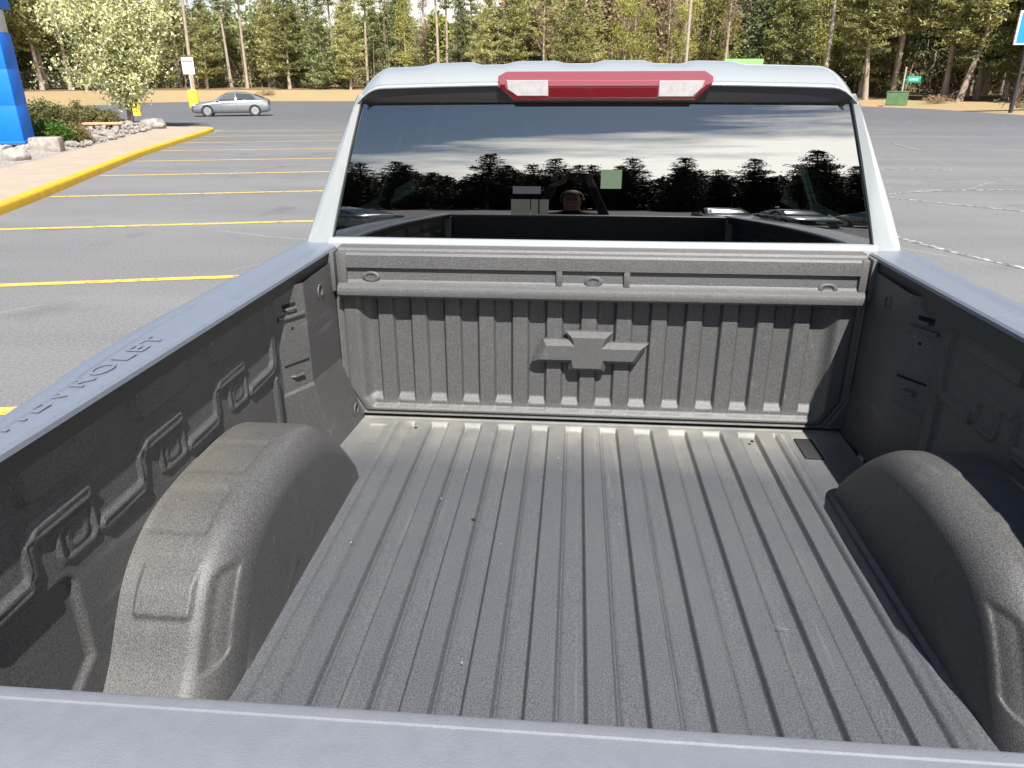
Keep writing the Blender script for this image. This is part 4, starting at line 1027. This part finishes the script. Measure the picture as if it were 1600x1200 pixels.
# tailgate with its cap
def prism_obj(name, prof, a0, a1, axis, m, parent, ang=30, bev=0):
    bm = bmesh.new(); bm_prism(bm, prof, a0, a1, axis)
    if bev: bmesh.ops.bevel(bm, geom=list(bm.edges), offset=bev, segments=2, affect='EDGES')
    return finish(name, bm, m, parent, ang)
gate = prism_obj('tailgate', [(-1.803, .545), (-1.803, -.02), (-1.868, -.02), (-1.895, .10), (-1.895, .30), (-1.880, .36), (-1.880, .545)], -.800, .800, 'x', 'paint', truck, 25)
prism_obj('tailgate_cap', [(-1.7835, .553), (-1.7845, .5605), (-1.788, .5622), (-1.7950, .5622), (-1.7957, .5646), (-1.7985, .5648), (-1.7995, .5630), (-1.83, .5650), (-1.86, .5650), (-1.884, .560), (-1.889, .546), (-1.885, .538), (-1.789, .538)], -.806, .806, 'x', 'cap_gate', gate, 35)
prism_obj('tailgate_liner', [(-1.785, .54), (-1.785, .0), (-1.802, -.01), (-1.802, .54)], -.795, .795, 'x', 'liner', gate)
bm = bmesh.new(); bm_box(bm, -.13, .13, -1.905, -1.893, .40, .47, .006); finish('gate_handle', bm, 'black', gate)
EMs = [(p[0]*.9, p[1]*.9-.02) for p in EM]
bm = bmesh.new(); bm_prism(bm, EMs, -1.90, -1.884, 'y'); finish('gate_emblem', bm, 'black', gate)

# ---- cab back: pillars, header, glass
YB = .060                                                          # foot of the rear window
def yw(z): return YB+.018*(z-.586)+.225*(max(z-.600, 0) if not hasattr(z, 'shape') else np.maximum(z-.600, 0))**2
# inner opening corners (x,z) and outer outline of the cab back
opn = [(.828, .588), (.716, .976)]
for s in (-1, 1):
    bm = bmesh.new(); st = []
    for z, xi, xo in ((.560, .836, .922), (.588, .828, .914), (.70, .7965, .866), (.85, .754, .801), (.955, .724, .757), (.985, .7155, .7435), (1.010, .705, .730)):
        y = yw(z)
        st.append([bm.verts.new((s*x, yy, z)) for x, yy in ((xi+.003, y+.030), (xi, y+.004), (xi+.002, y-.004), ((xi*.45+xo*.55), y-.012), (xo-.010, y-.004), (xo, y+.018), (xo-.006, y+.10))])
    for a, b in zip(st, st[1:]):
        for i in range(6): bm.faces.new((a[i], a[i+1], b[i+1], b[i]))
    finish('cab_rear_pillar', bm, 'paint', truck, 40)
# sill under the glass
prism_obj('window_sill_panel', [(.032, .577), (.042, .586), (.054, .589), (.075, .589), (.075, .40), (.030, .40)], -.835, .835, 'x', 'paint', truck, 40)
# rear glass, very slightly bowed
xs = np.linspace(-1, 1, 41); zs = np.linspace(0, 1, 41); U_, V_ = np.meshgrid(xs, zs)
Zg = .586+V_*(.988-.586); hw = .829-(.829-.7155)*V_
Xg = U_*hw; Yg = yw(Zg)+.010*(np.abs(U_)**2)-.004+.006
rg = grid_mesh('rear_window', np.stack([Xg, Yg, Zg], -1), 'privacy', truck)
# defroster wires
bm = bmesh.new()
for k in range(15):
    z = .625+k*.0225; hx = (.829-(.829-.7155)*((z-.586)/.402))-.05
    bm_box(bm, -hx, hx, yw(z)+.0145, yw(z)+.0155, z-.0006, z+.0006)
tag(finish('defroster_wires', bm, mat('defroster_line', (.03, .02, .015), .5), rg), kind='stuff')
bm = bmesh.new()
for s in (-1, 1):
    bm_tube(bm, [(s*.833, yw(.58)+.006, .582), (s*.7205, yw(.985)+.006, .986)], .006, 6)
bm_tube(bm, [(-.7205, yw(.99)+.006, .990), (.7205, yw(.99)+.006, .990)], .006, 6)
finish('window_seal', bm, 'black', rg)
# roof with header face, ribs pressed in its skin
ys = np.concatenate([np.linspace(.075, .16, 14), np.linspace(.16, 1.55, 40)[1:], np.linspace(1.55, 1.72, 8)[1:]])
xs = np.linspace(-1, 1, 121); U_, Yr = np.meshgrid(xs, ys)
t_ = np.clip((Yr-.075)/.17, 0, 1)
crown = 1.046+.052*(1-(1-t_)**1.7)-.06*np.clip((Yr-1.1)/.6, 0, 1)**2
wd = .712+.030*np.clip((Yr-.075)/.6, 0, 1)-.05*np.clip((Yr-1.2)/.5, 0, 1)
Xr = U_*wd
sidefall = np.clip((np.abs(U_)-.90)/.10, 0, 1)
Zr = crown-.012*np.abs(U_)**2-.040*sidefall**2
pr = np.zeros_like(Xr)
for xc in (-.46, -.2, .07, .34): pr += .010*(1-ss(np.abs(Xr-xc), .055, .10))*ss(Yr, .14, .30)*(1-ss(Yr, 1.2, 1.4))
Zr = Zr+pr
roof = grid_mesh('cab_roof', np.stack([Xr, Yr, Zr], -1), 'paint', truck, flip=False)
# header face between roof and the dark recess
xs = np.linspace(-1, 1, 81); secs = [(1.0, .078, 1.046), (1.0, .066, 1.0445), (1.003, .060, 1.041), (1.006, .057, 1.0355), (1.006, .062, 1.0330), (1.0, .078, 1.032)]
P = []
for w, y, z in secs:
    hw_ = .712*w; zz = z-.012*np.abs(xs)**2-.040*np.clip((np.abs(xs)-.90)/.10, 0, 1)**2*(1 if z > 1.035 else .95)
    P.append(np.stack([xs*hw_, np.full_like(xs, y), zz], -1))
grid_mesh('roof_header', np.array(P), 'paint', truck, flip=True)
bm = bmesh.new(); n_ = 60; rows = []
for k in range(n_+1):
    u = -1+2*k/n_; fall = .026*max(0, (abs(u)-.90)/.10)**2; x = u*(.708)
    rows.append([bm.verts.new((x, y, z-f_*fall-.010*u*u*g_)) for y, z, f_, g_ in ((.100, 1.0335, 1.2, 1), (.064, 1.0325, 1.2, 1), (.074, 1.010, .6, .6), (.086, .9875, 0, 0), (.110, .9875, 0, 0))])
for a, b in zip(rows, rows[1:]):
    for i in range(4): bm.faces.new((a[i], a[i+1], b[i+1], b[i]))
finish('header_recess', bm, mat('header_black', (.030, .031, .033), .45), truck, 40)
# centre high brake light
bl = [(-.296, 1.058), (-.272, 1.070), (.288, 1.070), (.312, 1.055), (.312, 1.040), (.265, .9925), (-.253, .9925), (-.296, 1.030)]
bm = bmesh.new(); bm_prism(bm, bl, .052, .10, 'y'); bmesh.ops.bevel(bm, geom=[e for e in bm.edges if all(abs(v.co.y-.052) < 1e-4 for v in e.verts)], offset=.003, segments=2, affect='EDGES')
brake = finish('brake_light', bm, 'pink', truck, 30)
def lens(name, poly, m, y0=.0475, lab=None):
    bm = bmesh.new(); bm_prism(bm, poly, y0, .056, 'y'); bmesh.ops.bevel(bm, geom=[e for e in bm.edges if all(abs(v.co.y-y0) < 1e-4 for v in e.verts)], offset=.0015, segments=1, affect='EDGES')
    o = finish(name, bm, m, brake, 30)
    if lab: o['label'] = lab
    return o
lens('red_lens', [(-.150, 1.0275), (.160, 1.0275), (.160, .9990), (-.150, .9990)], 'red')
lens('clear_lens', [(-.272, 1.047), (-.152, 1.047), (-.152, 1.0045), (-.240, 1.0045), (-.268, 1.022)], 'clear')
lens('clear_lens', [(.162, 1.045), (.288, 1.045), (.284, 1.028), (.258, 1.0025), (.162, 1.0025)], 'clear')
lens('lens_strip', [(-.152, 1.047), (.162, 1.046), (.162, 1.030), (-.152, 1.030)], 'pink', .049)
for pl in ([(-.291, 1.036), (-.276, 1.036), (-.272, 1.021), (-.243, 1.002), (-.150, 1.002), (-.150, .9955), (-.251, .9955), (-.291, 1.029)],
           [(.309, 1.036), (.292, 1.034), (.286, 1.024), (.262, .9995), (.16, .9995), (.16, .9955), (.264, .9955), (.309, 1.037)]):
    lens('red_edge', pl, 'red', .0485)
# shark fin antenna base seen just over the roof line
# ---- cab interior seen through the dark glass
intr = empty('cab_interior'); intr.parent = truck
box('cab_floor', -.80, .80, .10, 1.9, .02, .05, 'seat', intr)
for x in (-.46, .0, .46):
    bm = bmesh.new(); bm_box(bm, x-.22, x+.22, .16, .30, .10, .66, .05); finish('rear_seat_back', bm, 'seat', intr)
    bm = bmesh.new(); bm_box(bm, x-.12, x+.12, .15, .23, .68, .80, .035); finish('headrest', bm, 'seat', intr)
for x in (-.42, .42):
    bm = bmesh.new(); bm_box(bm, x-.25, x+.25, 1.02, 1.15, .08, .72, .05); finish('front_seat_back', bm, 'seat', intr)
    bm = bmesh.new(); bm_box(bm, x-.13, x+.13, 1.02, 1.11, .73, .90, .035); finish('headrest', bm, 'seat', intr)
box('dashboard', -.76, .76, 1.75, 2.05, .28, .56, 'seat', intr, .03)
box('headliner', -.66, .66, .13, 1.55, .985, .995, 'seat', intr)
box('window_sticker', .010, .072, yw(.78)-.0035, yw(.78)-.0025, .745, .800, mat('pale_green_sticker', (.055, .085, .05), .7), rg, mtx=None)
box('window_sticker', -.255, -.170, yw(.735)-.0025, yw(.735)-.0015, .728, .750, mat('dim_label', (.009, .009, .015), .6), rg)
for x0, x1 in ((-.280, -.222), (-.219, -.197), (-.193, -.165)):
    box('window_sticker', x0+.02, x1+.02, yw(.69)-.0020, yw(.69)-.0012, .665, .712, mat('dim_label_olive', (.006, .008, .005), .7), rg)

# ---- cab and front body, outer bed shell
sidep = [(.07, .50), (.09, .52), (.14, .525), (1.86, .545), (2.05, .56), (2.95, .50), (3.02, .40), (3.06, .15), (3.05, -.25), (2.95, -.36),
         (2.78, -.36)] + [(2.33+.47*math.cos(a), -.30+.45*math.sin(a)) for a in np.linspace(.0, math.pi, 14)] + [(1.80, -.40), (.03, -.40)]
def shell(name, s, poly, xo, tk=.04, m='paint'):
    bm = bmesh.new(); bm_prism(bm, poly, s*(xo-tk), s*xo, 'x')
    big = [f for f in bm.faces if len(f.verts) > 4]
    for f in big:                                              # concave outline: ear-clip it
        vs = list(f.verts); bm.faces.remove(f)
        for t in tessellate_polygon([[v.co for v in vs]]):
            try: bm.faces.new([vs[i] for i in t])
            except ValueError: pass
    return finish(name, bm, m, truck, 30)
bedp = [(.02, .52), (.02, -.38), (-.36, -.38)] + [(-.812+.47*math.cos(a), -.28+.45*math.sin(a)) for a in np.linspace(0, math.pi, 14)] + [(-1.28, -.34), (-1.80, -.30), (-1.86, -.10), (-1.86, .52)]
for s in (-1, 1):
    shell('front_side_panel', s, sidep, .935)
    shell('bed_outer_side', s, bedp, .955, .05)
    # side glass and pillars
    for y0, y1 in ((.20, .92), (1.0, 1.72)):
        q = [(y0, .60), (y1, .60), (min(y1, 1.50 if y0 < .5 else 1.42), .97), (y0+.03, .99)] if y0 > .5 else [(y0, .60), (y1, .60), (y1-.01, .98), (y0+.05, .98)]
        bm = bmesh.new()
        v = [bm.verts.new((s*(.905-(z-.6)*.46), y, z)) for y, z in q]; bm.faces.new(v)
        finish('side_window', bm, 'privacy', truck, recalc=False)
    bm = bmesh.new()
    for p0, p1, r_ in (((.880, .17, .54), (.690, .22, .970), .028), ((.895, .96, .56), (.715, .97, 1.02), .028), ((.885, 1.95, .55), (.68, 1.50, 1.02), .03)):
        bm_tube(bm, [(s*p0[0], p0[1], p0[2]), (s*p1[0], p1[1], p1[2])], r_, 8)
    bm_tube(bm, [(s*.672, .20, 1.000), (s*.715, .9, 1.035), (s*.68, 1.52, 1.02)], .022, 8)
    finish('door_frame', bm, 'paint', truck, 60)
    for y in (.86, 1.62): box('door_handle', s*.935 if s > 0 else -.955, .955 if s > 0 else -.935, y-.10, y+.04, .40, .43, 'paint', truck, .004)
    mo = box('side_mirror', *((1.02, 1.24) if s > 0 else (-1.24, -1.02)), 1.62, 1.74, .50, .74, 'black_gloss', truck, .03)
    for yc in (-.812, 2.33):
        wc = (s*.86, yc, -.44)
        ty = lathe('wheel', [(-.13, .22), (-.135, .34), (-.11, .385), (.11, .385), (.135, .34), (.13, .22)], wc, 'rubber', truck, 'x', 40)
        bm = bmesh.new(); bm_lathe(bm, [(s*.128, .235), (s*.134, .225), (s*.09, .21), (s*.07, .0001)], wc, 'x', 40)
        for k in range(6):
            a = k*math.pi/3; T = Matrix.Translation(wc) @ Matrix.Rotation(a, 4, 'X')
            bm_box(bm, min(s*.09, s*.13), max(s*.09, s*.13), -.028, .028, .0, .215, .004, mtx=T)
        finish('rim', bm, 'alloy', ty, 40)
    box('bed_corner', *((.806, .95) if s > 0 else (-.95, -.806)), -1.858, -1.800, -.30, .545, 'paint', truck, .01)
    box('tail_light', *((.80, .957) if s > 0 else (-.957, -.80)), -1.895, -1.845, .12, .50, 'red', truck, .01)
hoodx = np.linspace(-.955, .955, 41); hy = np.linspace(2.02, 2.98, 20); U_, V_ = np.meshgrid(hoodx, hy)
grid_mesh('hood', np.stack([U_, V_, .60-.10*((V_-2.02)/.96)**2+.02-.06*np.abs(U_/.955)**4+.02*(1-ss(np.abs(np.abs(U_)-.45), .05, .1))], -1), 'paint', truck)
bm = bmesh.new(); v = [bm.verts.new(p) for p in ((-.86, 2.05, .60), (.86, 2.05, .60), (.70, 1.56, 1.035), (-.70, 1.56, 1.035))]; bm.faces.new(v)
finish('windshield', bm, 'windshield', truck, recalc=False)
box('grille', -.80, .80, 2.98, 3.09, -.05, .44, 'black', truck, .02); box('front_bumper', -.96, .96, 2.99, 3.16, -.34, -.06, 'chrome', truck, .03)
box('rear_bumper', -.94, .94, -2.06, -1.88, -.33, -.10, 'chrome', truck, .03)
box('chassis_frame', -.55, .55, -1.75, 2.9, -.36, -.12, 'black', truck)
box('cab_underbody', -.89, .89, .05, 2.9, -.34, .02, 'black', truck)
box('cab_back_panel', -.90, .90, .076, .10, -.30, .585, 'paint', truck)
# ================================================================== THE PHOTOGRAPHER (mirrored dimly in the rear window)
def skin_mesh(name, chain, levels=2):
    """chain: list of (co, radius, parent index)"""
    me = bpy.data.meshes.new(name+'_rig'); me.from_pydata([c[0] for c in chain], [(i, c[2]) for i, c in enumerate(chain) if c[2] is not None], [])
    o = bpy.data.objects.new(name+'_rig', me); C.objects.link(o)
    md = o.modifiers.new('s', 'SKIN'); md.use_smooth_shade = True
    sv = me.skin_vertices[0].data
    for i, c in enumerate(chain):
        r = c[1] if isinstance(c[1], tuple) else (c[1], c[1]); sv[i].radius = r; sv[i].use_root = (c[2] is None)
    sb = o.modifiers.new('u', 'SUBSURF'); sb.levels = levels; sb.render_levels = levels
    dg = bpy.context.evaluated_depsgraph_get(); dg.update()
    m2 = bpy.data.meshes.new_from_object(o.evaluated_get(dg)); m2.name = name
    C.objects.unlink(o); bpy.data.objects.remove(o); return m2
PX, PY = CAMPOS.x-.03, CAMPOS.y-.36
pers = empty('person', (PX, PY, 0), 0, 'photographer in a dark jacket holding a phone up at arm height behind the tailgate', 'person')
ph = (CAMPOS.x-PX, CAMPOS.y-PY-.03, CAMPOS.z)                      # phone position in person space
ch = [((0, -.02, .92), (.165, .11), None), ((0, -.03, 1.08), (.145, .10), 0), ((0, -.03, 1.24), (.165, .11), 1), ((0, -.02, 1.36), (.150, .09), 2), ((0, .0, 1.44), .058, 3), ((0, .015, 1.50), .056, 4),
      ((0, .03, 1.575), (.076, .090), 5), ((0, .03, 1.65), (.074, .088), 6), ((0, .02, 1.695), (.045, .055), 7)]
for s in (-1, 1):
    b = len(ch); ch += [((s*.10, -.02, .84), .092, 0), ((s*.11, .02, .48), .062, b), ((s*.115, -.03, .12), .045, b+1), ((s*.12, .0, .05), .045, b+2), ((s*.135, .14, .035), .036, b+3)]
    b = len(ch); ch += [((s*.175, -.02, 1.375), .058, 3), ((s*.27, .05, 1.20), .046, b), ((s*.26, .12, 1.24), .043, b+1), ((s*.13, ph[1]-.035, ph[2]-.115), .028, b+2), ((ph[0]+s*.088, ph[1]-.020, ph[2]-.065), .026, b+3), ((ph[0]+s*.088, ph[1]-.022, ph[2]-.03), .022, b+4)]
bme = skin_mesh('body', ch)
mi_ = []
M['skin'] = mat('skin', (.13, .066, .048), .55); M['jacket'] = mat('dark_jacket', (.008, .009, .012), .95, bump=.3, bscale=40, bdist=.004); M['jeans'] = mat('jeans', (.03, .04, .07), .9)
M['shoe'] = mat('shoe_leather', (.03, .025, .02), .6); M['hair'] = mat('brown_hair', (.045, .028, .018), .7, bump=.6, bscale=90, bdist=.004, stretch=(1, 1, .2))
bd = link('body', bme, ['skin', 'jacket', 'jeans', 'shoe'], pers)
for p in bme.polygons:
    c_ = p.center
    arm = abs(c_.x-ph[0]*(c_.z > 1.5)) > .06 and c_.z > 1.05
    if c_.z < .085: k = 3
    elif c_.z < .93: k = 2
    elif c_.z < 1.455 or (arm and c_.z < ph[2]-.125): k = 1
    else: k = 0
    if c_.z > 1.46 and abs(c_.x) < .11 and c_.z < 1.72 and c_.y < .16: k = 0
    p.material_index = k
for s in (-1, 1):
    for k in range(4):
        z0 = ph[2]-.045+.021*k; L_ = (.058, .066, .064, .052)[k]; r_ = .0085-.0006*abs(k-1.5)
        pts = [((ph[0]+s*.092, ph[1]-.022, z0), r_*1.15, None), ((ph[0]+s*.098, ph[1]+.004, z0+.004), r_, 0), ((ph[0]+s*(.095-L_*.30), ph[1]+.019, z0+.006), r_*.92, 1), ((ph[0]+s*(.095-L_*.72), ph[1]+.018, z0+.007), r_*.8, 2)]
        pts = [((p[0][0], min(p[0][1], ph[1]+.0165), p[0][2]), p[1], p[2]) for p in pts]
        link('finger', skin_mesh('finger', pts, 1), 'skin', pers)
    pts = [((ph[0]+s*.086, ph[1]-.030, ph[2]-.055), .011, None), ((ph[0]+s*.074, ph[1]-.030, ph[2]-.030), .0105, 0), ((ph[0]+s*.058, ph[1]-.020, ph[2]-.012), .0095, 1), ((ph[0]+s*.050, ph[1]-.016, ph[2]+.004), .008, 2)]
    link('thumb', skin_mesh('thumb', pts, 1), 'skin', pers)
    lathe('eye', [(-.012, .0001), (-.006, .010), (.004, .011), (.010, .005), (.012, .0001)], (s*.030, .106, 1.600), 'hair', pers, 'y', 12)
    lathe('ear', [(-.004, .0001), (-.004, .026), (.006, .024), (.006, .0001)], (s*.080, .03, 1.59), 'skin', pers, 'x', 12)
bm = bmesh.new(); bm_tube(bm, [(0, .108, 1.603), (0, .128, 1.572), (0, .112, 1.562)], [.007, .013, .010], 8); finish('nose', bm, 'skin', pers, 60)
box('mouth', -.024, .024, .104, .112, 1.530, 1.540, mat('lips', (.40, .14, .12), .5), pers, .003)
bm = bmesh.new(); bmesh.ops.create_icosphere(bm, subdivisions=3, radius=1)
bmesh.ops.delete(bm, geom=[v for v in bm.verts if v.co.z < -.25 and v.co.y > -.2 or v.co.z < -.7 or (v.co.y > .62 and v.co.z < .38)], context='VERTS')
bmesh.ops.transform(bm, matrix=Matrix.Translation((0, .018, 1.625)) @ Matrix.Diagonal((.084, .100, .100, 1)), verts=bm.verts); finish('hair', bm, 'hair', pers, 60)
bm = bmesh.new(); bm_tube(bm, [(-.06, -.0, 1.435), (0, .05, 1.425), (.06, 0, 1.435), (0, -.06, 1.45), (-.06, 0, 1.435)], .018, 8, cap=False); finish('collar', bm, 'jacket', pers, 60)
phone = empty('phone', (CAMPOS.x, CAMPOS.y-.03, CAMPOS.z), 0, 'black phone held level in the photographer\'s two hands', 'phone')
box('case', -.076, .076, -.010, -.0015, -.037, .037, 'black_gloss', phone, .004); lathe('camera_lens', [(-.002, .0001), (-.002, .008), (.0012, .008), (.0012, .0001)], (.0, 0, .0), 'chrome', phone, 'y', 16)
phone.matrix_world = Matrix.Translation((CAMPOS.x, CAMPOS.y-.03, CAMPOS.z)) @ Matrix.Rotation(-.25, 4, 'X')
